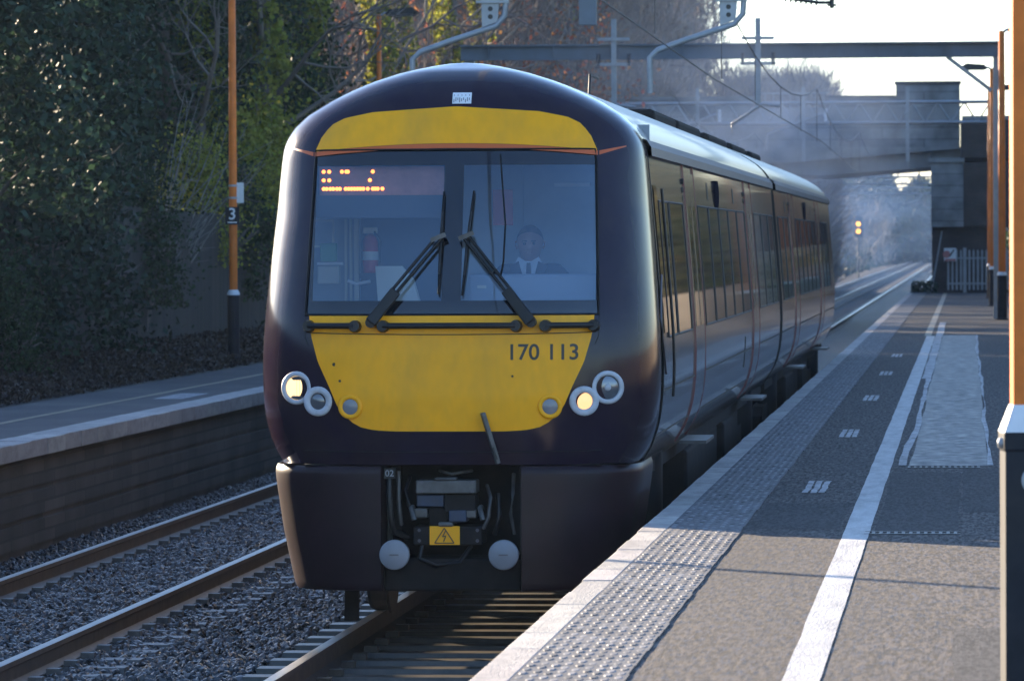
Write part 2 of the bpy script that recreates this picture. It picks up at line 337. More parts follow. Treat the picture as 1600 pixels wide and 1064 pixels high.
sheet('paint_edge', M['thinpaint'], -.515, -.465, 40.4, 97, PZ + .006, pl, .022, 44, 8)
sheet('paint_edge', M['thinpaint'], .165, .20, 40.4, 97, PZ + .006, pl, .022, 40, 9)
sheet('repair_patch', M['patch'], -.56, -.05, 31.2, 39.2, PZ + .002, pl, .008, 12, 10)
sheet('repair_patch', M['patch'], -.03, .9, 33.5, 39.9, PZ + .0025, pl, .008, 12, 11)
sheet('repair_patch', M['patch'], -1.36, -.78, 31.5, 34.6, PZ + .002, pl, .008, 8, 13)
sheet('repair_patch', M['patch'], -.06, .32, 20.0, 23.4, PZ + .002, pl, .008, 8, 12)
for x0, x1, y0 in ((-.46, .1, 40.0), (-.62, -.04, 30.9)):
    d = MB()
    d.box(x0, x1, y0, y0 + .03, PZ - .02, PZ + .006); d.box(x0, x1, y0 + .26, y0 + .29, PZ - .02, PZ + .006)
    for x in np.arange(x0, x1, .045): d.box(x, x + .02, y0 + .031, y0 + .259, PZ - .02, PZ + .004)
    d.build('drain_grate', M['iron'], pl)
for y0, y1 in ((35.9, 37.8), (46.2, 48.2), (56.8, 58.9), (67.8, 69.8), (78.6, 80.6)):
    b = MB()
    for i in range(3):
        a = -1.155 + i * .058; k2 = np.linspace(y0 + .1 * rng.random(), y1 - .1 * rng.random(), 14); jit = rng.uniform(-.006, .006, 14)
        b.grid(np.stack([np.stack([a + .043 + jit, k2, np.full(14, PZ + .006)], -1), np.stack([a + jit, k2, np.full(14, PZ + .006)], -1)], 0))
    b.build('worn_marking', M['thinpaint'], pl)

# ---------------------------------------------------------------- far platform (left)
pf = MB().box(-10.45, -8.75, -4, 178, -0.5, PZ).build('platform', M['oldasphalt']); tag(pf, kind='structure')
cp = MB()
for y in np.arange(-4, 178, 0.9): cp.box(-8.75, -8.40 + rng.uniform(-.006, .006), y, y + .894, PZ - .15, PZ + .004 + rng.uniform(-.003, .003))
cp.build('coping', M['coping'], pf, bevel=0.008)
wl = MB().box(-8.74, -8.52, -4, 178, -0.6, PZ - .15)
wl.build('platform_wall', M['wallblock'], pf)
wl = MB()
for z in (-.02, .25, .52): wl.box(-8.53, -8.50, -4, 178, z - .09, z + .13)
wl.build('wall_course', M['wallblock'], pf)
sheet('yellow_line', M['yellowline'], -9.60, -9.50, 30, 170, PZ + .004, pf, .01)
for y in (58,): sheet('worn_marking', M['thinpaint'], -9.3, -8.95, y, y + 2.2, PZ + .004, pf, .01, 8, 4)
# leaf-strewn bank between the far platform and the fence
g = MB(); xs = np.linspace(-14.2, -10.45, 24); ys = np.linspace(-4, 178, 220); X, Y = np.meshgrid(xs, ys, indexing='ij')
Z = PZ - .01 + .10 * np.clip(-(X + 10.45), 0, 2.2) + rng.normal(0, .025, X.shape) * (X < -10.5)
g.grid(np.stack([X, Y, Z], -1)); tag(g.build('bank', M['earth'], smooth=True), kind='structure')
n = 60000; P = np.stack([rng.uniform(-12.5, -10.5, n), rng.uniform(48, 110, n), np.zeros(n)], -1)
P[:, 2] = PZ + .02 + .10 * np.clip(-(P[:, 0] + 10.45), 0, 2.2) + rng.random(n) ** 2 * .12 * (P[:, 0] < -10.6)
M['litter'] = leafmat('leaf_litter', (0.042, 0.03, 0.022), 0.1, 0.7, 0.5)
tag(MB().add(*leaves(P, .06, rng)).build('leaf_litter', M['litter']), 'brown fallen leaves and dead undergrowth below the board fence', kind='stuff')

# ---------------------------------------------------------------- board fence along the far platform
f = tag(empty('board_fence', (-12.6, 0, 0)), 'tall weathered brown timber board fence behind the far platform', 'fence')
b = MB()
for y in np.arange(12, 150, 0.155):
    b.box(-.012 + rng.uniform(-.004, .004), .012, y, y + .15, PZ + .1, 3.2 + rng.uniform(-.03, .03) + .06 * math.sin(y * .2))
b.build('boards', M['wood'], f)
for z in (1.35, 2.75): MB().box(-.07, -.013, 12, 150, z, z + .09).build('rail', M['wood'], f)
for y in np.arange(12, 150, 2.7): MB().box(-.17, -.071, y, y + .1, PZ - .3, 3.1).build('fence_post', M['wood'], f)

# ---------------------------------------------------------------- lamp posts
def lamp_post(loc, label, group, lamp_dir, base_r=.09, r=.062, sign=None, h=6.5, lit=True, mirror=1):
    t = tag(empty('lamp_post', loc), label, 'lamp post', group)
    MB().lathe([(0, -.02), (base_r + .03, -.02), (base_r + .03, .03), (base_r, .04), (base_r, 1.02), (0, 1.021)], 24).build('post_base', M['navy'], t, True).modifiers.new('e', 'EDGE_SPLIT').split_angle = rad(40)
    MB().lathe([(base_r + .004, 1.0), (base_r + .004, 1.03), (r + .006, 1.075), (r, 1.08)], 24).build('collar', M['white'], t, True)
    MB().lathe([(r, 1.05), (r * .95, 3.5), (r * .8, h), (0, h + .01)], 20).build('column', M['orange'], t, True)
    MB().tube([(0, 0, h - .05), (lamp_dir * .12, 0, h + .03), (lamp_dir * .3, 0, h + .05)], .03, 10).build('bracket', M['galv'], t, True)
    ln = MB(); s = lamp_dir
    ln.prism([(s * .16, h + .0), (s * .22, h + .09), (s * .70, h + .13), (s * .82, h + .05), (s * .74, h - .02), (s * .24, h - .03)], 1, -.13, .13)
    hd = ln.build('lantern', M['black'], t, bevel=.015)
    MB().box(min(s * .3, s * .7), max(s * .3, s * .7), -.09, .09, h - .045, h - .03).build('lens', M['white'], hd)
    MB().box(-.028, .028, -base_r - .006, -base_r + .004, .5, .78).build('access_door', M['navy'], t)
    return t
lp = 'orange platform lamp posts'
p3 = lamp_post((-10.79, 75, PZ + .02), 'orange lamp post with dark base and a number 3 plate, on the far platform', lp, 1)
s = MB().box(-.105, .105, -.085, -.07, 2.04, 2.30).build('number_plate', M['navy'], p3)
text_mesh('numeral', '3', .24, M['white'], s, at_face(0, -.088, 2.19))
MB().box(-.07, .07, -.089, -.0855, 2.065, 2.082).build('numeral_bar', M['white'], s)
MB().box(.015, .16, -.01, .005, 2.36, 2.66).build('notice_plate', M['white'], p3)
for z in (2.42, 2.6): MB().lathe([(.066, z), (.066, z + .03)], 16).build('clamp', M['galv'], p3)
lamp_post((-12.28, 107, PZ), 'orange lamp post behind the train, its dark lantern in front of bare trees', lp, 1, h=6.58)
lamp_post((-12.20, 129, PZ), 'orange lamp post whose lantern peeps over the middle of the train roof', lp, 1, h=6.53)
lamp_post((-10.93, 37.2, PZ + .02), 'orange lamp post on the far platform beyond the left side of the view', lp, 1)
sq = tag(empty('canopy_post', (.229, 19.5, PZ), rad(6)), 'nearest orange square post with white sloping collar and dark base, at the right edge', 'post')
def ring4(h, z): return [(-h, -h, z), (h, -h, z), (h, h, z), (-h, h, z)]
def stack4(name, m, secs):
    V = np.array([ring4(h, z) for h, z in secs]); n = len(secs); i = np.arange(n * 4).reshape(n, 4); j = np.roll(i, -1, 1)
    return MB().add(V.reshape(-1, 3), np.stack([i[:-1], j[:-1], j[1:], i[1:]], -1).reshape(-1, 4), [(n * 4 - 4, n * 4 - 3, n * 4 - 2, n * 4 - 1)]).build(name, m, sq, bevel=.006)
stack4('post_base', M['navy'], [(.095, 0), (.095, .97), (.100, .975), (.100, 1.04)]); stack4('collar', M['white'], [(.1005, 1.041), (.063, 1.145)]); stack4('column', M['orange'], [(.060, 1.10), (.060, 3.9)])
MB().lathe([(0, .02), (.018, .018), (.022, .0), (.022, -.02)], 14, Matrix.Translation((-.100, -.05, 1.0)) @ Matrix.Rotation(rad(-90), 4, 'Y')).build('bolt', M['galv'], sq, True)
MB().lathe([(0, .004), (.05, .003), (.055, 0)], 24, Matrix.Translation((.02, -.096, .86)) @ FACE).build('round_plate', M['galv'], sq)
lamp_post((.80, 116, PZ), 'orange lamp post with a broad dark base, second along the near platform', lp, 1, base_r=.11, r=.085)
lamp_post((.72, 141, PZ), 'orange lamp post carrying a lantern above the bridge parapet, third along the near platform', lp, -1, r=.09, base_r=.11)
lamp_post((.74, 160, PZ), 'farthest orange lamp post by the steel palisade fence', lp, 1, r=.09, base_r=.11)

# ---------------------------------------------------------------- bridge
br = tag(empty('road_bridge', (0, 184, 0)), 'grey concrete road bridge crossing over both tracks with a stepped parapet', 'bridge')
MB().prism([(-17, 5.55), (-5.2, 5.02), (-1.26, 5.30), (-1.26, 5.56), (-1.25, 6.0), (-17, 6.0)], 1, .35, 11).build('deck', M['concrete'], br)
MB().prism([(-17, 5.5), (-6.4, 5.48), (-.22, 5.95), (-.22, 6.02), (-17, 6.02)], 1, .0, .34).build('deck_edge', M['concrete'], br)
MB().box(-17, -.22, .05, .33, 6.021, 6.9).build('girder', M['panel'], br)
MB().box(-17, -.21, -.1, .36, 6.901, 7.0).build('string_course', M['concrete'], br)
MB().box(-7.55, -.21, .02, .32, 7.001, 7.45).build('parapet_base', M['concrete'], br)
MB().box(-17, -7.551, .02, .32, 7.001, 7.78).build('parapet', M['panel'], br)
MB().box(-17, -7.54, -.04, .37, 7.781, 7.87).build('parapet_cap', M['concrete'], br)
MB().box(-4.9, -2.501, .02, .32, 7.451, 7.8).build('parapet', M['panel'], br)
MB().box(-4.95, -2.51, -.04, .37, 7.801, 7.88).build('parapet_cap', M['iron'], br)
MB().box(-2.5, -.215, .0, .34, 7.451, 8.25).build('parapet', M['panel'], br)
MB().box(-2.55, -.17, -.05, .39, 8.251, 8.37).build('parapet_cap', M['iron'], br)
rl = MB()
for x in np.arange(-7.5, -4.95, .3): rl.box(x, x + .03, .1, .13, 7.451, 7.95)
rl.box(-7.54, -4.91, .09, .14, 7.951, 8.0)
rl.build('railing', M['galv'], br)
MB().box(-1.24, -.10, .37, 10.9, 5.601, 6.02).build('bearing_shelf', M['concrete'], br)
MB().box(-1.25, -.10, -1.0, 11, 3.15, 5.45).build('abutment_panel', M['panel'], br)
MB().box(-1.32, -.06, -1.1, 0, 5.451, 5.60).build('abutment_cap', M['concrete'], br)
MB().box(-1.23, .9, -.6, 11, -.5, 3.149).build('abutment', M['brick'], br)
MB().box(-.0985, 3.0, -.9, 11, 3.151, 5.44).build('wing_wall', M['brick'], br)
MB().box(-.205, 3.0, -.88, 11, 5.602, 6.95).build('wing_wall', M['brick'], br)
MB().box(-.15, 3.1, -.98, 11, 6.951, 7.1).build('wing_cap', M['concrete'], br)
MB().box(-17.5, -10.3, -.6, 11, -.5, 5.45).build('abutment', M['brick'], br)
# palisade fence, warning sign and leaning pole at the end of the near platform
pf2 = tag(empty('palisade_fence', (0, 182.6, PZ)), 'grey steel palisade fence closing the platform end below the bridge', 'fence')
b = MB()
for x in np.arange(-.68, 1.9, .15):
    if abs(x + .08) < .06: continue
    b.prism([(x, 0.05), (x + .07, .05), (x + .07, 1.42), (x + .035, 1.5), (x, 1.42)], 1, 0, .02)
b.build('pales', M['galv'], pf2)
for z in (.25, 1.15): MB().box(-.7, 1.9, .021, .06, z, z + .06).build('rail', M['galv'], pf2)
for x in (-.12, 1.3): MB().box(x, x + .12, -.03, .0, -.1, 1.55).build('fence_post', M['galv'], pf2)
sg = tag(MB().box(-.79, -.36, 182.30, 182.33, 1.93, 2.40).build('warning_sign', M['white']), 'white and red warning sign on the palisade fence beside the abutment', 'sign')
MB().lathe([(0, 0), (.13, 0), (.13, .004), (.10, .004), (.10, .006)], 24, Matrix.Translation((-.70, 182.298, 2.18)) @ FACE).build('red_ring', M['signred'], sg)
MB().box(-.77, -.38, 182.293, 182.299, 1.94, 2.02).build('red_band', M['signred'], sg)
MB().obox((-.60, 182.295, 2.10), (-.44, 182.295, 2.34), .006, .05).build('black_figure', M['black'], sg)
tag(MB().tube([(-1.22, 178.3, PZ), (-1.03, 178.3, 1.95), (-.84, 178.3, 3.0)], [.035, .03, .025], 10).build('leaning_pole', M['galv'], None, True), 'thin pale pole leaning against the bridge abutment at the platform end', 'pole')

# ---------------------------------------------------------------- overhead line structures
def insulator(b, p, q, r=.05):
    p = np.array(p); q = np.array(q); n = 7
    for i in range(n):
        c = p + (q - p) * (i + .5) / n; d = (q - p) / np.linalg.norm(q - p)
        b.tube([c - d * .012, c + d * .012], r, 10)
    b.tube([p, q], r * .45, 8)
def cantilever(parent, x, z, reach):
    """drop plate with two holes and a bent registration tube reaching to the left"""
    pm = MB(); pm.prism([(x - .16, z + 1.4), (x - .14, z + .32), (x + .08, z + .40), (x + .17, z + 1.4)], 1, -.02, .02)
    pm.box(x - .22, x + .24, -.06, .06, z + .66, z + .70)
    pp = pm.build('drop_plate', M['galv'], parent)
    for zz in (.47, .58):
        MB().lathe([(0, 0), (.035, 0), (.035, .004), (0, .004)], 16, Matrix.Translation((x - .02, -.021, z + zz)) @ FACE).build('bolt_hole', M['black'], pp)
    pts = [(x + .20, 0, z + .75), (x + .18, 0, z + .48), (x + .06, 0, z + .34), (x - reach * .55, 0, z + .12), (x - reach * .9, 0, z - .02), (x - reach, 0, z - .12), (x - reach, 0, z - .62)]
    MB().tube(pts, .042, 12).build('registration_arm', M['galv'], parent, True)
g1 = tag(empty('overhead_gantry', (0, 72, 0)), 'overhead line gantry above the train roof with two bent grey arms hanging into view', 'gantry')
MB().box(-13.6, 2.0, -.16, .16, 7.05, 7.45).build('beam', M['beamgrey'], g1)
for x in (-13.6, 1.75): MB().box(x, x + .25, -.12, .12, -.4, 7.049).build('mast', M['galv'], g1)
for x in (-6.66, -3.30):
    cantilever(g1, x, 5.35, 1.13); MB().box(x - .05, x + .05, -.05, .05, 6.6, 7.049).build('drop_post', M['galv'], g1)
for x0, x1 in ((-5.42, -5.18),):
    MB().box(x0, x1, -.12, .12, 5.69, 6.55).build('equipment_box', M['beamgrey'], g1); MB().box(x0 + .08, x0 + .14, -.03, .03, 6.55, 7.049).build('box_hanger', M['galv'], g1)
for p, q, rr in (((-2.55, 0, 6.05), (-2.05, 0, 5.98), .05), ((-1.87, 0, 6.5), (-1.87, 0, 5.90), .07)):
    b = MB(); insulator(b, p, q, rr); b.build('insulator', M['black'], g1)
for p, q in (((-2.55, 0, 6.05), (-3.2, 0, 6.15)), ((-1.87, 0, 6.5), (-1.87, 0, 7.06)), ((-2.05, 0, 5.98), (-1.87, 0, 5.98))): MB().tube([p, q], .022, 8).build('stay_rod', M['black'], g1)
g2 = tag(empty('overhead_gantry', (0, 118, 0)), 'overhead line gantry with a long straight grey beam crossing in front of the bridge', 'gantry')
b = MB(); b.box(-11.64, .82, -.012, .012, 6.90, 7.17); b.box(-11.64, .82, -.11, .11, 6.85, 6.90); b.box(-11.64, .82, -.11, .11, 7.17, 7.21)
for x in np.arange(-11, .8, 1.5): b.box(x, x + .015, -.1, -.013, 6.901, 7.169)
b.build('beam', M['beamgrey'], g2)
for x in (-11.55, .62): MB().box(x, x + .22, .0, .22, -.4, 6.849).build('mast', M['galv'], g2)
MB().obox((-.43, 0, 6.86), (.58, -.02, 6.08), .09, .09).build('brace', M['galv'], g2)
for x in (-8.08, -4.76):
    MB().box(x - .06, x + .06, -.20, -.112, 5.75, 7.78).build('drop_post', M['galv'], g2)
    for z, wd in ((7.28, .37), (6.70, .40)): MB().box(x - wd, x + wd, -.26, -.201, z, z + .07).build('cross_arm', M['galv'], g2)
    for q in (.35, -.35):
        b = MB(); insulator(b, (x + q, -.23, 6.70), (x + q, -.23, 6.98)); b.build('insulator', M['iron'], g2)
    MB().tube([(x + .5, -.23, 5.75), (x + .1, -.23, 5.8), (x - .6, -.23, 5.35), (x - .6, -.23, 5.05)], .035, 8).build('registration_arm', M['galv'], g2, True)
def lattice(name_loc, label, x0, x1, z0, z1, posts):
    t = tag(empty('overhead_gantry', name_loc), label, 'gantry'); b = MB()
    for yy in (-.25, .25):
        b.tube([(x0, yy, z1), (x1, yy, z1)], .05, 8); b.tube([(x0, yy, z0), (x1, yy, z0)], .05, 8)
        xs = np.arange(x0, x1, .42)
        for i, x in enumerate(xs[:-1]): b.tube([(x, yy, z0 if i % 2 else z1), (xs[i + 1], yy, z1 if i % 2 else z0)], .028, 6)
    b.build('lattice_beam', M['galv'], t)
    for x in posts: MB().box(x - .08, x + .08, -.16, .0, -.4, z1 - .051).build('mast', M['galv'], t)
    return t
g3 = lattice((0, 165, 0), 'overhead line gantry with a pale zigzag lattice truss close to the bridge', -13.5, .95, 6.45, 7.1, (-13.4, .9))
for x in (-1.87, -5.2, -8.6):
    MB().box(x - .055, x + .055, -.40, -.30, 5.2, 7.6).build('drop_post', M['galv'], g3)
for x in (-4.6, -8.0):
    MB().tube([(x + .1, -.35, 6.55), (x, -.35, 6.75), (x - .5, -.35, 6.55), (x - 1.75, -.35, 6.10), (x - 1.8, -.35, 5.6)], .045, 8).build('registration_arm', M['galv'], g3, True)
    MB().box(x + .06, x + .16, -.40, -.30, 6.5, 6.9).build('arm_bracket', M['white'], g3)
for y in (235, 290, 350):
    g = lattice((0, y, 0), {235: 'overhead line gantry seen just under the bridge deck', 290: 'hazy overhead line gantry beyond the bridge, second one seen through it', 350: 'faintest overhead line gantry far along the hazy track'}[y], -9.8, .9, 5.9, 6.3, (-9.7, .85))
    for x in (-6.4, -3.0): MB().tube([(x, -.3, 5.9), (x - .2, -.3, 5.5), (x - 1.3, -.3, 5.2)], .04, 6).build('registration_arm', M['galv'], g, True)
for x, z, lab in ((-3.42, 4.93, 'thin black contact wire strung over the train and on under the bridge'), (-6.8, 4.93, 'thin black contact wire strung over the empty left track')):
    t = tag(empty('overhead_wire', (x, 0, 0)), lab, 'wire')
    MB().tube([(-.12 if i % 2 else .12, y, z) for i, y in enumerate((10, 72, 118, 165, 235, 290, 350, 600)) if y > 100 or x > -5], .008, 6).build('contact_wire', M['wire'], t)
    pts = []; sup = (10, 72, 118, 165) if x > -5 else (118, 165)
    for a, c in zip(sup[:-1], sup[1:]):
        for k in np.linspace(0, 1, 9)[:-1]: pts.append((0, a + (c - a) * k, 6.15 - 2.6 * k * (1 - k)))
    pts += [(0, 165, 6.15), (0, 178, 5.75), (0, 300, 5.6), (0, 600, 5.6)]
    MB().tube(pts, .010, 6).build('catenary_wire', M['wire'], t)
    dr = MB()
    for p in (pts[2:26:2] if x > -5 else pts[2:8:2]): dr.tube([p, (0, p[1], z)], .006, 4)
    dr.build('dropper', M['wire'], t)
# colour light signal beyond the bridge
sgn = tag(empty('railway_signal', (-8.8, 420, 0)), 'railway signal showing two yellow lights through the haze under the bridge', 'signal')
MB().lathe([(.08, -.4), (.07, 3.2)], 12).build('post', M['black'], sgn, True)
MB().box(-.36, .36, -.08, .05, 3.05, 4.7).build('backboard', M['black'], sgn, bevel=.05)
am = emit('signal_yellow', (1.0, 0.40, 0.03), 1.0)
for z in (4.12, 3.52):
    MB().lathe([(0, .0), (.17, 0), (.19, -.01)], 20, Matrix.Translation((0, -.10, z)) @ FACE).build('yellow_light', am, sgn)
    MB().lathe([(.20, -.01), (.20, .25), (.23, .25), (.23, -.01)], 20, Matrix.Translation((0, -.085, z)) @ FACE).build('hood', M['black'], sgn)
# ================================================================ the train
TX, TY = -3.43, 33.9
M.update(
    aub=mat('aubergine_paint', (0.017, 0.010, 0.022), 0.15, var=0.15, vscale=4, coat=0.06, spec=0.24, dirt=(0.042, 0.030, 0.026), dscale=1.5, damt=0.55, detail=7, rvar=0.03),
    maroonblack=mat('dull_lower_paint', (0.018, 0.008, 0.012), 0.36, var=0.2, vscale=4, coat=0.0, spec=0.22, dirt=(0.03, 0.02, 0.017), dscale=1.6, damt=0.5),
    yellow=mat('warning_yellow_paint', (0.95, 0.40, 0.008), 0.42, var=0.06, vscale=5, spec=0.22, dirt=(0.50, 0.27, 0.04), dscale=2.6, damt=0.55, detail=8, stretch=(1, 1, .45)),
    orangeline=mat('orange_line_paint', (0.55, 0.10, 0.015), 0.45),
    surround=mat('black_windscreen_border', (0.006, 0.007, 0.011), 0.06, coat=0.5, spec=0.5),
    glass=glassmat('windscreen_glass', (0.78, 0.86, 0.95), 1.55, 0.085),
    rubber=mat('black_rubber', (0.006, 0.006, 0.007), 0.6, spec=0.2),
    bar=mat('dark_bar_paint', (0.009, 0.009, 0.010), 0.4, spec=0.3, dirt=(0.03, 0.025, 0.02), damt=0.4),
    under=mat('grimy_underframe', (0.013, 0.012, 0.012), 0.8, spec=0.15, var=0.4, vscale=9, dirt=(0.035, 0.028, 0.024), dscale=4, damt=0.7),
    coupler=mat('coupler_steel', (0.10, 0.098, 0.095), 0.5, metal=0.3, var=0.3, vscale=12, dirt=(0.05, 0.045, 0.04), dscale=8, damt=0.8),
    bluegrey=mat('blue_coupler_cover', (0.03, 0.045, 0.08), 0.6, var=0.4, dirt=(0.03, 0.028, 0.026), dscale=9, damt=0.8),
    silver=mat('silver_brown_paint', (0.075, 0.068, 0.072), 0.16, metal=0.1, var=0.05, vscale=2, coat=0.5, bump=0.012, bscale=0.9),
    sidewin=mat('tinted_side_glass', (0.012, 0.014, 0.015), 0.04, coat=0.8, bump=0.012, bscale=1.3),
    maroon=mat('maroon_door_edge', (0.11, 0.022, 0.035), 0.25, coat=0.4),
    seam=mat('black_seam', (0.006, 0.006, 0.006), 0.6),
    roof=mat('pale_roof_paint', (0.15, 0.15, 0.15), 0.32, coat=.2, var=0.12, vscale=3, dirt=(0.22, 0.2, 0.19), dscale=1.4, damt=0.5),
    gutter=mat('cantrail_gutter', (0.13, 0.115, 0.12), 0.5, spec=.2), octo=mat('unlit_side_indicator', (0.012, 0.012, 0.02), 0.9, spec=0.0),
    bezel=mat('lamp_bezel_white', (0.47, 0.48, 0.51), 0.4, dirt=(0.25, 0.24, 0.23), dscale=14, damt=.6),
    lens=mat('dull_lamp_lens', (0.16, 0.165, 0.18), 0.12, metal=0.5),
    lensgrey=mat('grey_tail_lens', (0.17, 0.18, 0.2), 0.25, coat=0.3),
    buffer=mat('buffer_face', (0.22, 0.225, 0.24), 0.5, var=0.12, dirt=(0.2, 0.19, 0.19), dscale=5, damt=0.5),
    cabwall=mat('cab_wall_panel', (0.32, 0.35, 0.38), 0.6, var=0.08), cabdark=mat('cab_dark_lining', (0.085, 0.095, 0.11), 0.7),
    desk=mat('driving_desk_grey', (0.24, 0.27, 0.31), 0.5),
    cream=mat('cream_plastic', (0.60, 0.56, 0.46), 0.5), green=mat('green_case', (0.14, 0.42, 0.22), 0.5),
    red=mat('red_enamel', (0.55, 0.03, 0.025), 0.35), display=mat('unlit_display_face', (0.62, 0.20, 0.14), 0.45, var=0.2, vscale=6),
    numeral=mat('dark_numeral', (0.03, 0.026, 0.022), 0.5),
    headon=emit('lit_headlight', (1.0, 0.66, 0.30), .34), smallon=emit('lit_marker', (1.0, 0.52, 0.22), 0.26), led=emit('orange_led', (1.0, 0.17, 0.02), 1.3),
    skin=mat('skin', (0.27, 0.14, 0.10), 0.5), suit=mat('navy_suit_cloth', (0.012, 0.016, 0.03), 0.8), shirt=mat('white_shirt_cloth', (0.5, 0.52, 0.56), 0.7),
    hair=mat('dark_hair', (0.05, 0.035, 0.03), 0.6), eye=mat('dark_eye', (0.02, 0.016, 0.014), 0.2), tie=mat('dark_tie', (0.012, 0.014, 0.028), 0.6),
)
PR = np.array([(1.04, 1.150), (1.12, 1.205), (1.22, 1.265), (1.32, 1.305), (1.45, 1.335), (1.60, 1.35), (1.80, 1.355), (2.0, 1.348), (2.2, 1.335), (2.52, 1.310), (2.8, 1.286), (3.05, 1.266), (3.2, 1.252),
               (3.28, 1.240), (3.35, 1.212), (3.42, 1.165), (3.50, 1.08), (3.585, .95), (3.66, .80), (3.725, .65), (3.79, .45), (3.835, .26), (3.858, .12), (3.864, .0)])
def w(z): return np.interp(z, PR[:, 0], PR[:, 1])
YN = np.array([(1.0, .07), (1.15, .055), (1.35, .015), (1.6, 0), (1.9, .008), (2.1, .03), (2.2, .05), (2.7, .19), (3.2, .36), (3.35, .41), (3.5, .47), (3.62, .55), (3.72, .66), (3.80, .82), (3.864, 1.15)])
def yn(z): return np.interp(z, YN[:, 0], YN[:, 1])
CABEND = 1.25
def LL(z): return np.minimum(1.0, CABEND - yn(z))
NE = 3.3
def S(x, z):
    t = np.clip(np.abs(x) / np.maximum(w(z), 1e-4), 0, 1)
    return yn(z) + LL(z) * (1 - np.power(np.clip(1 - np.power(t, NE), 0, 1), 1 / NE))
train = tag(empty('train', (TX, TY, 0)), 'two-car diesel passenger train with yellow front, headlights on, standing at the platform', 'train')
def surf(P, off=0.0):
    P = np.asarray(P, float); return np.stack([P[..., 0], S(P[..., 0], P[..., 1]) - off, P[..., 1]], -1)
def patch(name, P, m, parent=None, off=.004, thick=.0):
    """P[i][j] = (x, z): a skin laid on the nose surface, proud by off, with its rim turned back"""
    P = np.asarray(P, float); b = MB(); A = surf(P, off); b.grid(A)
    ring = lambda Q: np.concatenate([Q[0, :-1], Q[:-1, -1], Q[-1, :0:-1], Q[:0:-1, 0]])
    r1 = ring(A); r0 = ring(surf(P, -.012)); r1 = np.concatenate([r1, r1[:1]]); r0 = np.concatenate([r0, r0[:1]])
    b.grid(np.stack([r1, r0])); o = b.build(name, m, parent or train, True)
    o.modifiers.new('e', 'EDGE_SPLIT').split_angle = rad(50); return o
# --- cab shell with the windscreen opening left out
WZ0, WZ1 = 2.15, 3.255
def xe(z): return np.where(z < 2.15, .985, np.where(z < 3.255, .985 - (z - 2.15) * .035 / 1.1, np.minimum(.95, w(z) * .757)))
zs = np.unique(np.concatenate([np.linspace(1.15, WZ0, 14), np.linspace(WZ0, WZ1, 16), np.linspace(WZ1, 3.5, 7), 3.864 - (np.linspace(0, 1, 16) ** 2) * .364])).round(5)
zs = np.unique(zs)
fr = np.linspace(-1, 1, 25); b = MB(); rows = []
for z in zs:
    e = float(xe(z)); ww = float(w(z)); L = float(LL(z)); t0 = min(e / max(ww, 1e-6), .999)
    th0 = math.asin(t0 ** (NE / 2)); th = np.linspace(th0, math.pi / 2, 15)[1:]
    cx = ww * np.sin(th) ** (2 / NE); cy = yn(z) + L * (1 - np.clip(np.cos(th), 0, 1) ** (2 / NE))
    fx = fr * e; fy = S(fx, z)
    row = [(-x, y, z) for x, y in zip(cx[::-1], cy[::-1])] + [(x, y, z) for x, y in zip(fx, fy)] + [(x, y, z) for x, y in zip(cx, cy)]
    rows.append(row)
P = np.array(rows); i0 = int(np.argmin(abs(zs - WZ0))); i1 = int(np.argmin(abs(zs - WZ1))); m, kk = P.shape[:2]
ix = np.arange(m * kk).reshape(m, kk); F = np.stack([ix[:-1, :-1], ix[:-1, 1:], ix[1:, 1:], ix[1:, :-1]], -1)
keep = np.ones((m - 1, kk - 1), bool); keep[i0:i1, 14:14 + 24] = False
b.add(P.reshape(-1, 3), F[keep])
b.grid(np.array([[(-1.2, .25, 1.152), (1.2, .25, 1.152)], [(-1.2, 1.3, 1.152), (1.2, 1.3, 1.152)]]))
cab = b.build('cab_front', M['aub'], train, True)
# --- windscreen: black border with two panes
def rect(x0, x1, z0, z1, nx=12, nz=10): return [[(x, z) for x in np.linspace(x0, x1, nx)] for z in np.linspace(z0, z1, nz)]
PL = (-.938, -.060, 2.243, 3.150); PRt = (.072, .964, 2.243, 3.150)
b = MB()
def strip(x0, x1, z0, z1, nx=10, nz=8): b.grid(surf([[(float(np.clip(x, -xe(z), xe(z))), z) for x in np.linspace(x0, x1, nx)] for z in np.linspace(z0, z1, nz)], -.006))
strip(-.99, .99, WZ0, 2.243, 30, 3); strip(-.99, .99, 3.150, WZ1, 30, 3)
strip(-.99, PL[0], 2.243, 3.150, 3, 12); strip(PL[1], PRt[0], 2.243, 3.150, 4, 12); strip(PRt[1], .99, 2.243, 3.150, 3, 12)
ws = b.build('windscreen_border', M['surround'], train, True)
for q in (PL, PRt):
    g = MB(); g.grid(surf(rect(*q), -.007)); g.build('windscreen_pane', M['glass'], train, True)
b = MB()                                                       # rubber gasket round the opening
pts = [(x, WZ0) for x in np.linspace(-.985, .985, 30)] + [(float(xe(z)), z) for z in np.linspace(WZ0, WZ1, 16)[1:]] + [(x, WZ1) for x in np.linspace(.95, -.95, 30)[1:]] + [(-float(xe(z)), z) for z in np.linspace(WZ1, WZ0, 16)[1:-1]]
pts.append(pts[0]); b.tube(surf(pts, .0), .009, 6, False); b.build('windscreen_gasket', M['rubber'], train, True)
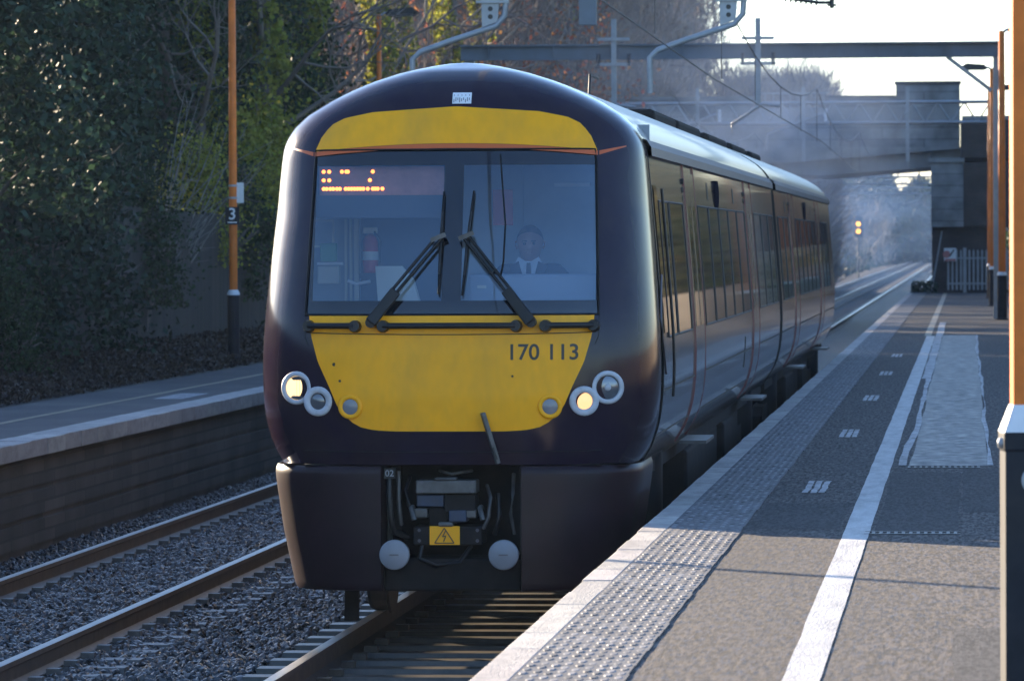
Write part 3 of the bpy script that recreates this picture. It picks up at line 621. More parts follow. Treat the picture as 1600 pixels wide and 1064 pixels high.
# --- yellow panels and orange line
lw = np.array([(1.374, .36), (1.378, .46), (1.386, .53), (1.402, .60), (1.44, .67), (1.531, .755), (1.671, .815), (1.836, .893), (2.001, .94), (2.13, .958)])
zz = np.concatenate([np.linspace(1.374, 1.402, 6), np.linspace(1.402, 2.145, 26)[1:]])
patch('yellow_front_panel', [[(x * np.interp(z, lw[:, 0], lw[:, 1]), z) for x in np.linspace(-1, 1, 40)] for z in zz], M['yellow'], off=.004)
b = MB(); b.tube(surf([(x, 2.018 + .012 * (x / .94) ** 2) for x in np.linspace(-.94, .94, 40)], .0035), .0035, 5, False); b.build('panel_seam', M['seam'], train, True)
ux = np.array([0, .563, .755, .845, .91, .954]); uz = np.array([3.548, 3.512, 3.474, 3.43, 3.354, 3.255])
zb = lambda x: 3.297 - .05 * (x / .954) ** 2
patch('yellow_roof_band', [[(x, zb(x) + (max(np.interp(abs(x), ux, uz), zb(x) + .001) - zb(x)) * t) for x in np.linspace(-.954, .954, 50)] for t in np.linspace(0, 1, 14)], M['yellow'], off=.004)
patch('orange_line', [[(x, zb(x) - .03 * t - .002) for x in np.linspace(-.96, .96, 50)] for t in (1, .5, 0)], M['orangeline'], off=.005)
for s in (-1, 1): patch('orange_line', [[(s * x, zb(.954) - .03 + .055 * (x - .97) / .17 + t * (.028 - .02 * (x - .97) / .17)) for x in np.linspace(.97, 1.14, 12)] for t in (0, .5, 1)], M['orangeline'], off=.003)
# marker lamp above the band
mk = patch('marker_lamp', rect(-.024, .104, 3.566, 3.642, 4, 4), M['white'], off=.008)
b = MB()
for i in range(9): b.grid(surf(rect(-.016 + i * .013, -.011 + i * .013, 3.574 + (i % 3) * .008, 3.628 - (i % 2) * .02, 2, 2), .0095))
b.build('lens_pattern', M['gutter'], mk)
# grime spots, seam of the cab
for x, z, r in ((-.78, 1.82, .012), (-.74, 1.71, .009), (.42, 1.74, .008)): MB().lathe([(0, 0), (r, 0), (r, -.002)], 10, Matrix.Translation((x, float(S(x, z)) - .0055, z)) @ FACE).build('chip_mark', M['seam'], train)
# fleet number
def onnose(c): return Vector((c.x, float(S(c.x, c.z)) - .0055 - (0.001 if c.y < 0 else 0), c.z))
text_mesh('fleet_number', '170 113', .148, M['numeral'], train, Matrix.Translation((.622, 0, 1.895)) @ FACE, .001, onnose)
b = MB(); b.tube(surf([(x, 1.235 + .01 * (x / 1.2) ** 2) for x in np.linspace(-1.0, 1.0, 60)], .0015), .004, 5, False); b.build('lower_seam', M['seam'], train)
b = MB()
for s in (-1, 1): b.tube(surf([(s * (float(xe(z)) + .012), z) for z in np.linspace(3.24, 3.30, 3)] + [(s * .985, z) for z in ()], .001), .003, 5, False)
for s in (-1, 1): b.tube(surf([(s * x, z) for x, z in ((.99, 2.14), (.985, 2.0), (.965, 1.95))], .001), .003, 5, False)
b.build('corner_seam', M['seam'], train)
# --- lights
def disc(name, x, z, prof, m, parent, seg=28, tilt=True):
    y = float(S(x, z)); e = .02; nx = (float(S(x + e, z)) - float(S(x - e, z))) / (2 * e)
    R = Matrix.Translation((x, y, z)) @ Matrix.Rotation(math.atan(nx) * .6, 4, 'Z') @ FACE
    return MB().lathe(prof, seg, R).build(name, m, parent, True)
for s in (-1, 1):
    hb = empty('headlight', (0, 0, 0)); hb.parent = train
    big, sml = (s * 1.043, 1.661), (s * .891, 1.573)
    for (x, z), ro, ri in ((big, .112, .080), (sml, .100, .056)):
        disc('bezel', x, z, [(ro, -.02), (ro, .012), (ro - .008, .018), (ri + .006, .018), (ri, .012), (ri, -.0)], M['bezel'], hb)
        lit = (s < 0 and ro > .105) or (s > 0 and ro < .105)
        mm = (M['headon'] if ro > .105 else M['smallon']) if lit else M['lens']
        disc('lens', x, z, [(0, .010), (ri * .4, .009), (ri * .8, .004), (ri, .0)], mm, hb)
        if ro > .105 and lit:
            c = MB()
            for i in range(-3, 4): c.grid(surf([[(x + i * .02 - .001, z - .06), (x + i * .02 + .001, z - .06)], [(x + i * .02 - .001, z + .06), (x + i * .02 + .001, z + .06)]], .013))
            c.build('lens_rib', M['lens'], hb)
            for q in (-1, 1): disc('reflector_band', x, z, [(ri * .99, .0145), (ri * .985, .0146)], M['lens'], hb)
            cap = MB()
            for q in (-1, 1):
                a = np.linspace(.75, math.pi - .75, 9); pts = [(x + .078 * math.cos(t), z + q * .078 * math.sin(t)) for t in a]; lo = [(x + .078 * math.cos(t), z + q * .078 * math.sin(.75)) for t in a]
                cap.grid(surf([pts, lo], .0142))
            cap.build('reflector', M['lens'], hb)
        elif ro > .105:
            disc('bulb', x, z, [(0, .02), (.016, .019), (.022, .013), (.024, .008)], M['bezel'], hb, 14)
    tl = empty('tail_light', (0, 0, 0)); tl.parent = train
    disc('ring', s * .668, 1.538, [(.082, -.01), (.082, .016), (.074, .022), (.058, .022), (.052, .012)], M['yellow'], tl)
    disc('lens', s * .668, 1.538, [(0, .016), (.03, .015), (.053, .010)], M['lensgrey'], tl)
# --- grab rails below the windscreen
def railbar(x0, x1, z=2.078):
    h = empty('grab_rail', (0, 0, 0)); h.parent = train
    xs = np.linspace(x0, x1, 8); MB().tube([(x, float(S(x, z)) - .075, z) for x in xs], .021, 10).build('bar', M['bar'], h, True)
    for x in (x0, x1):
        y = float(S(x, z)); MB().tube([(x, y + .01, z - .006), (x, y - .04, z - .004), (x, y - .09, z)], [.045, .042, .036], 10).build('bracket', M['bar'], h, True)
railbar(-.955, -.635); railbar(-.445, .445); railbar(.64, .955)
# --- wipers
def wiper(px, pz, ax, az, bx0, bz0, bx1, bz1):
    h = empty('wiper', (0, 0, 0)); h.parent = train
    def q(x, z, o): return (x, float(S(x, z)) - o, z)
    MB().tube([q(px, pz, .0), q(px, pz, .10)], .035, 12).build('pivot', M['bar'], h, True)
    dx = .022
    mx_, mz_ = px + (ax - px) * .38, pz + (az - pz) * .38
    MB().obox(q(px, pz, .10), q(mx_, mz_, .085), .075, .035, (0, 1, 0)).build('arm_cover', M['bar'], h, bevel=.008)
    for o in (-1, 1): MB().tube([q(px + o * dx, pz + .02, .09), q(ax + o * dx, az, .07)], .011, 8).build('arm', M['bar'], h, True)
    MB().obox(q(ax - .05, az - .01, .075), q(ax + .05, az + .03, .075), .04, .03).build('blade_clip', M['coupler'], h)
    b = MB(); n = 9
    pts = [q(bx0 + (bx1 - bx0) * t, bz0 + (bz1 - bz0) * t, .03) for t in np.linspace(0, 1, n)]
    b.tube(pts, np.interp(np.linspace(0, 1, n), [0, .5, 1], [.008, .016, .008]), 6); b.build('blade', M['rubber'], h, True)
    MB().tube([q(bx0 + (bx1 - bx0) * t, bz0 + (bz1 - bz0) * t, .055 - .02 * abs(t - .5)) for t in np.linspace(.2, .8, 5)], .009, 6).build('blade_frame', M['bar'], h, True)
wiper(-.522, 2.10, -.083, 2.655, -.055, 2.97, -.076, 2.287)
wiper(.548, 2.10, .105, 2.665, .146, 2.975, .083, 2.277)
MB().tube([(x, float(S(x, z)) - .012, z) for x, z in ((.315, 3.22), (.335, 3.0), (.36, 2.75), (.352, 2.5), (.335, 2.41))], .006, 6).build('antenna_lead', M['rubber'], train, True)
# --- lever hanging over the bottom edge
MB().obox((.225, float(S(.225, 1.5)) - .05, 1.50), (.325, float(S(.3, 1.2)) - .06, 1.16), .045, .03).build('lamp_iron', M['coupler'], train, bevel=.006)
MB().obox((.29, float(S(.3, 1.27)) - .08, 1.27), (.318, float(S(.3, 1.2)) - .085, 1.19), .02, .01).build('lamp_iron_slot', M['seam'], train)
# --- bogie skirts either side of the coupler
SKW = np.array([(.30, 1.11), (.34, 1.125), (.7, 1.20), (1.0, 1.245), (1.1, 1.255), (1.142, 1.24)])
def sky_(x, z):
    W = np.interp(z, SKW[:, 0], SKW[:, 1]); t = np.clip(np.abs(x) / W, 0, 1); return .05 + .03 * np.clip(.6 - z, 0, 1) + .85 * (1 - np.power(1 - np.power(t, 3.6), 1 / 3.6))
for s in (-1, 1):
    zz = np.concatenate([[.305, .312, .33], np.linspace(.36, 1.08, 12), [1.11, 1.128, 1.14]]); b = MB(); rows = []
    for z in zz:
        W = float(np.interp(z, SKW[:, 0], SKW[:, 1])); ins = .02 * max(0, (z - 1.10) / .04) ** 2 + .02 * max(0, (.33 - z) / .025) ** 2
        t0 = math.asin((.468 / W) ** 1.8); th = np.linspace(t0, math.pi / 2, 26); x = W * np.sin(th) ** (2 / 3.6)
        y = .05 + .03 * max(0, .6 - z) + .85 * (1 - np.clip(np.cos(th), 0, 1) ** (2 / 3.6)) + ins
        row = [(s * .466, .75, z)] + [(s * .466, y[0] + .02, z)] + [(s * (xx + .004), yy, z) for xx, yy in zip(x, y)] + [(s * (W + .004), 1.6, z)]
        rows.append(row)
    rows.append([(q[0], q[1] + .25 if i > 1 else q[1], 1.142) for i, q in enumerate(rows[-1])])
    b.grid(rows); o = b.build('bogie_skirt', M['maroonblack'], train, True); o.modifiers.new('e', 'EDGE_SPLIT').split_angle = rad(48)
MB().box(-1.0, 1.0, .16, 1.3, 1.143, 1.151).build('skirt_ledge', M['under'], train)
# --- coupler and buffers
MB().box(-.465, .465, .62, .64, .30, 1.142).build('recess_back', M['under'], train)
MB().box(-.465, .465, .16, .6, .30, .52).build('lower_valance', M['under'], train, bevel=.02)
cpn = empty('coupler', (0, 0, 0)); cpn.parent = train
def cbox(nm, m, *q, bv=.01): return MB().box(*q).build(nm, M[m], cpn, bevel=bv)
cbox('top_plate', 'coupler', -.24, .165, .10, .34, .955, 1.045); cbox('top_plate_rib', 'coupler', -.115, .035, .09, .20, 1.046, 1.062)
cbox('side_block', 'bluegrey', -.24, -.055, .14, .40, .865, .945); cbox('side_block', 'under', -.05, .16, .12, .40, .83, .948)
cbox('latch', 'coupler', -.255, -.165, .12, .3, .79, .855); cbox('latch', 'coupler', .085, .165, .12, .3, .79, .85)
cbox('hook_face', 'under', -.16, -.03, .16, .4, .74, .86); cbox('air_pipe_block', 'bluegrey', -.02, .10, .10, .3, .765, .845)
cbox('guide', 'coupler', -.09, .01, .09, .2, .735, .765)
cbox('electrical_box', 'under', -.26, .20, .12, .5, .61, .733)
for x in (-.27, .19): MB().tube([(x, .2, .86), (x, .1, .86), (x + .02, .09, .78)], .018, 8).build('pipe', M['coupler'], cpn, True)
wp = cbox('warning_plate', 'yellow', -.149, .053, .108, .118, .613, .738, bv=0)
tri = [(-.05, .725), (-.115, .625), (.015, .625)]; b = MB()
for a, c in zip(tri, tri[1:] + tri[:1]): b.obox((a[0], .1055, a[1]), (c[0], .1055, c[1]), .006, .008, (0, 1, 0))
for a, c in (((-.042, .705), (-.062, .668)), ((-.062, .668), (-.04, .672)), ((-.04, .672), (-.055, .635))): b.obox((a[0], .1045, a[1]), (c[0], .1045, c[1]), .006, .010, (0, 1, 0))
b.build('warning_triangle', M['numeral'], wp)
for s in (-1, 1):
    bf = empty('buffer', (0, 0, 0)); bf.parent = train
    Rm = Matrix.Translation((s * .365 - .005, .0, .555)) @ FACE
    MB().lathe([(0, .062), (.085, .06), (.098, .052), (.101, .04), (.101, .02), (.06, .0), (.06, -.35)], 32, Rm).build('head', M['buffer'], bf, True).modifiers.new('e', 'EDGE_SPLIT').split_angle = rad(40)
    MB().box(s * .365 - .035, s * .365 + .025, -.066, -.0625, .552, .560).build('cast_mark', M['gutter'], bf)
def hose(pts, r=.02, m='bar'): MB().tube(pts, r, 8).build('hose', M[m], train, True)
hose([(-.418, .12, 1.10), (-.42, .1, .95), (-.41, .09, .8), (-.39, .12, .70), (-.3, .2, .66)], .022)
hose([(-.365, .2, 1.1), (-.36, .15, .9), (-.35, .2, .74)], .014, 'coupler'); hose([(.30, .2, .95), (.32, .12, .8), (.28, .2, .68)], .018)
hose([(-.20, .15, .62), (-.22, .12, .52), (-.10, .1, .47), (.05, .12, .50), (.12, .2, .60)], .016)
hose([(.22, .3, 1.0), (.26, .12, .93), (.25, .1, .8), (.21, .14, .72)], .013, 'coupler'); hose([(-.30, .3, 1.06), (-.31, .14, .98), (-.29, .12, .88), (-.25, .16, .80)], .013)
hose([(.40, .3, 1.08), (.405, .18, .95), (.39, .16, .82), (.41, .22, .68)], .012, 'coupler'); hose([(-.10, .3, 1.10), (0, .12, 1.085), (.12, .3, 1.10)], .010, 'coupler')
for x, z in ((-.22, .71), (.17, .71), (-.22, .64), (.17, .64), (-.20, 1.03), (.14, 1.03), (-.20, .97), (.14, .97)): MB().lathe([(0, .008), (.011, .007), (.012, 0)], 8, Matrix.Translation((x, .1195 if z < .9 else .0995, z)) @ FACE).build('bolt_head', M['gutter'], cpn)
for x in (-.452, .44): MB().box(x, x + .03, .28, .60, .56, 1.10).build('recess_side_bar', M['bar'], train)
MB().box(-.452, -.375, .09, .10, 1.055, 1.125).build('cock_plate', M['bar'], train)
text_mesh('cock_number', '02', .06, M['buffer'], train, at_face(-.415, .088, 1.09), .001)
for s in (-1, 1): MB().box(s * .39 - .03 + (.0 if s < 0 else .02), s * .39 + .03 + (.0 if s < 0 else .02), .3, .34, .62, 1.13).build('recess_bracket', M['under'], train)
for s in (-1, 1): MB().obox((s * .765, .95, .75), (s * .765, .85, .05), .10, .03, (0, 1, 0)).build('guard_iron', M['under'], train)
# --- cab interior seen through the windscreen
b = MB(); b.grid([[(-1.22, 1.95, 1.7), (1.22, 1.95, 1.7)], [(-1.22, 1.95, 3.45), (1.22, 1.95, 3.45)]]); b.build('cab_back_wall', M['cabwall'], train)
b = MB(); b.box(-.95, .95, .8, 1.95, 3.24, 3.26); b.build('cab_ceiling', M['cabwall'], train)
b = MB(); b.box(-1.2, 1.2, .3, 1.94, 1.66, 1.7); b.build('cab_floor', M['cabdark'], train)
MB().box(-.96, -.02, .56, .72, 2.80, 3.16).build('display_housing', M['cabdark'], train)
ds = MB().box(-.935, -.085, .552, .559, 2.952, 3.145).build('destination_display', M['display'], train)
b = MB()
dots = [(.0, 0), (.038, 0), (.125, 0), (.155, 0), (.165, 0), (.335, 0), (0, 1), (.038, 1), (.315, 1)] + [(x, 2) for x in (0, .02, .045, .065, .09, .11, .15, .17, .19, .21, .23, .25, .27, .30, .335, .352, .368, .40)]
for x, r in dots:
    b.lathe([(0, .003), (.008, .002), (.0135, 0)], 8, Matrix.Translation((-.906 + x, .5515, 3.112 - r * .058)) @ FACE)
b.build('lit_dots', M['led'], ds)
MB().box(-1.0, -.02, .60, .615, 2.805, 2.93).build('header_panel', M['cabdark'], train)
b = MB(); b.box(.07, 1.05, .62, 1.0, 1.75, 2.415); b.build('driving_desk', M['desk'], train, bevel=.02)
MB().box(-1.1, .06, .5, .9, 1.75, 2.22).build('desk_end', M['cabdark'], train)
for i, (x, z) in enumerate(((.16, 2.44), (.8, 2.30), (.92, 2.33))): MB().box(x - .03, x + .03, .61, .619, z - .12, z - .10).build('desk_switch', M['cream'], train)
b = MB(); b.box(-.93, -.915, 1.90, 1.945, 1.75, 2.80); b.box(-.895, -.88, 1.90, 1.945, 1.75, 2.80); b.box(-.862, -.83, 1.90, 1.945, 1.75, 2.80); b.build('door_frame', M['cream'], train)
MB().box(-.82, -.20, 1.93, 1.949, 1.75, 2.85).build('cab_door', M['cabdark'], train)
fr2 = MB(); fr2.box(-1.17, -.98, 1.72, 1.73, 2.78, 2.795); fr2.box(-1.17, -.98, 1.72, 1.73, 2.60, 2.615); fr2.box(-.995, -.98, 1.72, 1.73, 2.615, 2.78); fr2.build('mirror_frame', M['cream'], train)
MB().box(-1.08, -.965, 1.70, 1.78, 2.50, 2.63).build('green_case', M['green'], train, bevel=.01)
MB().box(-1.10, -.945, 1.70, 1.80, 2.345, 2.47).build('cream_case', M['cream'], train, bevel=.01)
MB().box(-1.10, -.92, 1.70, 1.76, 2.478, 2.496).build('case_shelf', M['white'], train)
MB().tube([(-.86, 1.5, 2.37), (-.80, 1.5, 2.345), (-.70, 1.5, 2.365)], .012, 8).build('handle', M['white'], train, True)
b = MB(); b.box(.10, .30, 1.93, 1.949, 1.75, 3.28); b.box(.30, .33, 1.91, 1.949, 1.75, 3.28); b.box(.33, .98, 1.935, 1.949, 2.86, 2.88); b.build('wall_trim', M['cabwall'], train)
MB().box(.55, .80, 1.925, 1.949, 3.02, 3.045).build('wall_notice', M['white'], train)
MB().box(.12, .26, 1.90, 1.93, 2.75, 3.0).build('wall_notice', M['red'], train)
b = MB(); b.prism([(-.58, 2.15), (-.34, 2.15), (-.40, 2.36), (-.47, 2.44), (-.60, 2.44)], 1, 1.2, 1.32); b.build('spare_seat', M['cream'], train, bevel=.03)
# --- car bodies
PB = PR[::1]
zz = np.unique(np.concatenate([np.linspace(1.04, 3.2, 34), np.linspace(3.2, 3.5, 10), 3.864 - np.linspace(0, 1, 14) ** 2 * .364]))
SIDE = zz[zz <= 3.30]; ROOF = zz[zz >= 3.29]
def section(name, y0, y1, zlist, m, parent, both=True, ny=2):
    b = MB(); ys = np.linspace(y0, y1, ny)
    if both == 'roof':
        prof = [(-float(w(z)), z) for z in zlist] + [(float(w(z)), z) for z in zlist[::-1][1:]]
        b.grid([[(x, y, z) for x, z in prof] for y in ys]); return b.build(name, m, parent, True)
    for s in (-1, 1): b.grid([[(s * float(w(z)), y, z) for z in zlist] for y in ys])
    return b.build(name, m, parent, True)
def sp(name, y0, y1, z0, z1, m, parent, off=.003, ny=3, nz=None):
    nz = nz or max(3, int((z1 - z0) / .06)); b = MB(); Z = np.linspace(z0, z1, nz); Y = np.linspace(y0, y1, ny)
    A = np.array([[(float(w(z)) + off, y, z) for z in Z] for y in Y]); b.grid(A)
    ring = lambda Q: np.concatenate([Q[0, :-1], Q[:-1, -1], Q[-1, :0:-1], Q[:0:-1, 0]])
    r1 = ring(A); r1 = np.concatenate([r1, r1[:1]]); r0 = r1 - np.array([off + .004, 0, 0]); b.grid(np.stack([r1, r0]))
    o = b.build(name, m, parent, True); o.modifiers.new('e', 'EDGE_SPLIT').split_angle = rad(50); return o
def window(y0, y1, parent, z0=1.965, z1=2.915):
    o = sp('side_window', y0, y1, z0, z1, M['sidewin'], parent, .004)
    b = MB()
    for a, c in (((y0, z0), (y0, z1)), ((y1, z0), (y1, z1)), ((y0, z1), (y1, z1)), ((y0, z0), (y1, z0))):
        n = 12; b.tube([(float(w(a[1] + (c[1] - a[1]) * t)) + .004, a[0] + (c[0] - a[0]) * t, a[1] + (c[1] - a[1]) * t) for t in np.linspace(0, 1, n)], .008, 5, False)
    b.build('window_frame', M['seam'], o)
def door(y0, y1, parent, leaves=2):
    o = empty('side_door', (0, 0, 0)); o.parent = parent
    ym = (y0 + y1) / 2
    for a, c in ((y0 + .07, ym - .008), (ym + .008, y1 - .07)):
        sp('door_leaf', a, c, 1.13, 3.16, M['silver'], o, .008)
        sp('door_glass', a + .12, c - .10, 1.98, 2.90, M['sidewin'], o, .011)
    for a, c in ((y0, y0 + .062), (y1 - .062, y1)): sp('door_edge', a, c, 1.10, 3.22, M['maroon'], o, .012)
    sp('door_gap', ym - .007, ym + .007, 1.13, 3.16, M['seam'], o, .007)
    MB().box(1.22, 1.43, y0 + .15, y1 - .15, 1.075, 1.10).build('door_step', M['coupler'], o)
    for q in range(3): MB().lathe([(0, .006), (.022, .005), (.022, -.01)], 10, Matrix.Translation((float(w(3.0)) + .002, y0 - .18, 2.96 + q * .065)) @ Matrix.Rotation(rad(90), 4, 'Y')).build('door_lamp', M['seam'], o)
def indicator(y, parent):
    z0 = 3.02; b = MB(); th = np.linspace(0, 2 * math.pi, 9)[:-1] + math.pi / 8
    b.prism([(y + .42 * math.cos(t), z0 + .145 * math.sin(t)) for t in th], 0, float(w(z0)) - .01, float(w(z0)) + .012); b.build('destination_panel', M['octo'], parent)
def car(y0, y1, first):
    c = empty('carriage', (0, 0, 0)); c.parent = train
    section('body_side', y0, y1, SIDE, M['silver'], c); section('roof', y0, y1, ROOF, M['roof'], c, 'roof')
    b = MB()
    for s in (-1, 1):
        b.grid([[(s * (float(w(z)) + o), y, z) for z, o in ((3.215, .0), (3.22, .030), (3.28, .034), (3.33, .022), (3.34, .0))] for y in (y0, y1)])
    b.build('gutter', M['gutter'], c)
    b = MB(); b.grid([[(float(w(1.62)) + .002, y, 1.60 + q) for q in (0, .012)] for y in (y0, y1)]); b.grid([[(float(w(1.30)) + .002, y, 1.29 + q) for q in (0, .012)] for y in (y0, y1)]); b.build('waist_line', M['seam'], c)
    MB().box(-1.14, 1.14, y0 + .1, y1 - .1, .95, 1.06).build('underframe', M['under'], c)
    for i, (a, d) in enumerate(((6.5, 9.2), (9.6, 12.5), (12.9, 15.0), (15.3, 16.8))): MB().box(-1.18, 1.16 - .05 * (i % 2), y0 + a, y0 + d, .32 + .06 * (i % 3), .94).build('equipment_case', M['under'], c, bevel=.03)
    for k, yb in enumerate((y0 + 2.6, y1 - 3.6)):
        bo = empty('bogie', (0, 0, 0)); bo.parent = c
        for s in (-1, 1):
            MB().prism([(yb - 1.75, .62), (yb - 1.2, .72), (yb + 1.2, .72), (yb + 1.75, .62), (yb + 1.7, .46), (yb + .8, .40), (yb - .8, .40), (yb - 1.7, .46)], 0, s * 1.02 - .06, s * 1.02 + .06).build('side_frame', M['under'], bo, bevel=.02)
            MB().lathe([(.17, -.3), (.17, .3)], 16, Matrix.Translation((s * 1.02, yb, .80))).build('air_spring', M['rubber'], bo, True)
            for q in (-1.3, 1.3):
                MB().lathe([(0, .06), (.40, .06), (.42, .03), (.42, -.07), (.44, -.08), (.44, -.1), (0, -.1)], 28, Matrix.Translation((s * .765, yb + q, .42)) @ Matrix.Rotation(rad(90 * s), 4, 'Y')).build('wheel', M['rust'], bo)
                MB().lathe([(0, .11), (.12, .10), (.15, .04), (.15, -.02)], 14, Matrix.Translation((s * 1.08, yb + q, .44)) @ Matrix.Rotation(rad(90 * s), 4, 'Y')).build('axle_box', M['under'], bo)
    return c
c1 = car(CABEND, 23.35, True); c2 = car(24.15, 47.2, False)
for a, d in ((1.9, 3.05), (3.15, 4.95)): window(a, d, c1)
door(5.35, 6.85, c1)
for i in range(5): window(7.1 + i * 1.74, 7.1 + i * 1.74 + 1.66, c1)
door(16.1, 17.6, c1)
for a, d in ((17.9, 19.6), (19.7, 21.4), (21.5, 22.9)): window(a, d, c1)
for a, d in ((24.7, 26.3), (26.4, 28.0)): window(a, d, c2)
door(28.7, 30.2, c2)
for i in range(5): window(30.6 + i * 1.74, 30.6 + i * 1.74 + 1.66, c2)
door(39.6, 41.1, c2)
for a, d in ((41.5, 43.1), (43.2, 44.8)): window(a, d, c2)
indicator(10.4, c1); indicator(34.6, c2)
for c, ys in ((c1, (8.9, 13.6)), (c2, (27.2, 37.5))):
    for y in ys: sp('vent_slot', y, y + .12, 2.98, 3.12, M['seam'], c, .004, 2, 3)
sp('lock_slot', 14.3, 14.42, 1.45, 1.74, M['seam'], c1, .004, 2, 4)
sp('cab_seam', CABEND - .004, CABEND + .02, 1.10, 3.28, M['seam'], c1, .004, 2)
sp('cab_side_window', 1.36, 1.80, 2.0, 3.02, M['sidewin'], c1, .006)
hr = MB()
hr.tube([(float(w(z)) + .04, 1.84, z) for z in np.linspace(1.55, 3.0, 14)], .011, 8)
hr.build('cab_handrail', M['bar'], c1, True)
MB().tube([(float(w(z)) + .012, y, z) for y, z in ((1.42, 2.4), (1.15, 2.25), (1.0, 2.1), (1.12, 1.9), (1.36, 1.72))], .008, 6).build('cable', M['gutter'], c1, True)
rp = MB()
for y0, y1 in ((14.5, 18.0), (18.6, 22.8)): rp.box(-.55, .50, y0, y1, 3.70, 3.89)
rp.build('roof_equipment', M['under'], c1, bevel=.05)
rp = MB()
for y0, y1 in ((25.0, 29.5), (31.0, 35.0), (37, 40)): rp.box(-.55, .48, y0, y1, 3.70, 3.89)
rp.build('roof_equipment', M['under'], c2, bevel=.05)
MB().tube([(.35, 8.0, 3.80), (.36, 8.0, 4.0), (.40, 8.3, 3.98)], .012, 6).build('roof_aerial', M['black'], c1, True)
gw = MB()
for i in range(8): gw.box(-1.0 + .02 * (i % 2), 1.0 - .02 * (i % 2), 23.36 + i * .098, 23.36 + i * .098 + .096, 1.1, 3.45)
gw.build('gangway', M['rubber'], train)
for y in (23.352, 24.12):
    b = MB(); prof = [(-float(w(z)) + .002, z) for z in zz] + [(float(w(z)) - .002, z) for z in zz[::-1][1:]]; b.prism(prof, 1, y, y + .02); b.build('end_wall', M['seam'], train)
b = MB(); prof = [(-float(w(z)), z) for z in zz] + [(float(w(z)), z) for z in zz[::-1][1:]]; b.prism(prof, 1, 47.2, 47.22); b.build('rear_end', M['aub'], train)
# fire extinguisher in the cab
fx = tag(empty('fire_extinguisher', (TX - .735, TY + 1.80, 2.44)), 'red fire extinguisher standing upright inside the train cab, left of the driver', 'extinguisher')
MB().lathe([(0, -.02), (.052, -.02), (.055, 0), (.055, .20), (.04, .235), (.02, .25), (0, .25)], 20).build('bottle', M['red'], fx, True)
MB().lathe([(.0562, .07), (.0562, .13)], 20).build('paper_label', M['white'], fx)
MB().box(-.05, .05, -.02, .02, .255, .30).build('valve', M['cream'], fx, bevel=.006)
MB().tube([(.03, -.02, .27), (.075, -.03, .2), (.07, -.03, .05)], .008, 8).build('hose', M['black'], fx, True)
MB().box(-.09, .09, .06, .12, -.06, -.021).build('bracket', M['cabdark'], fx)
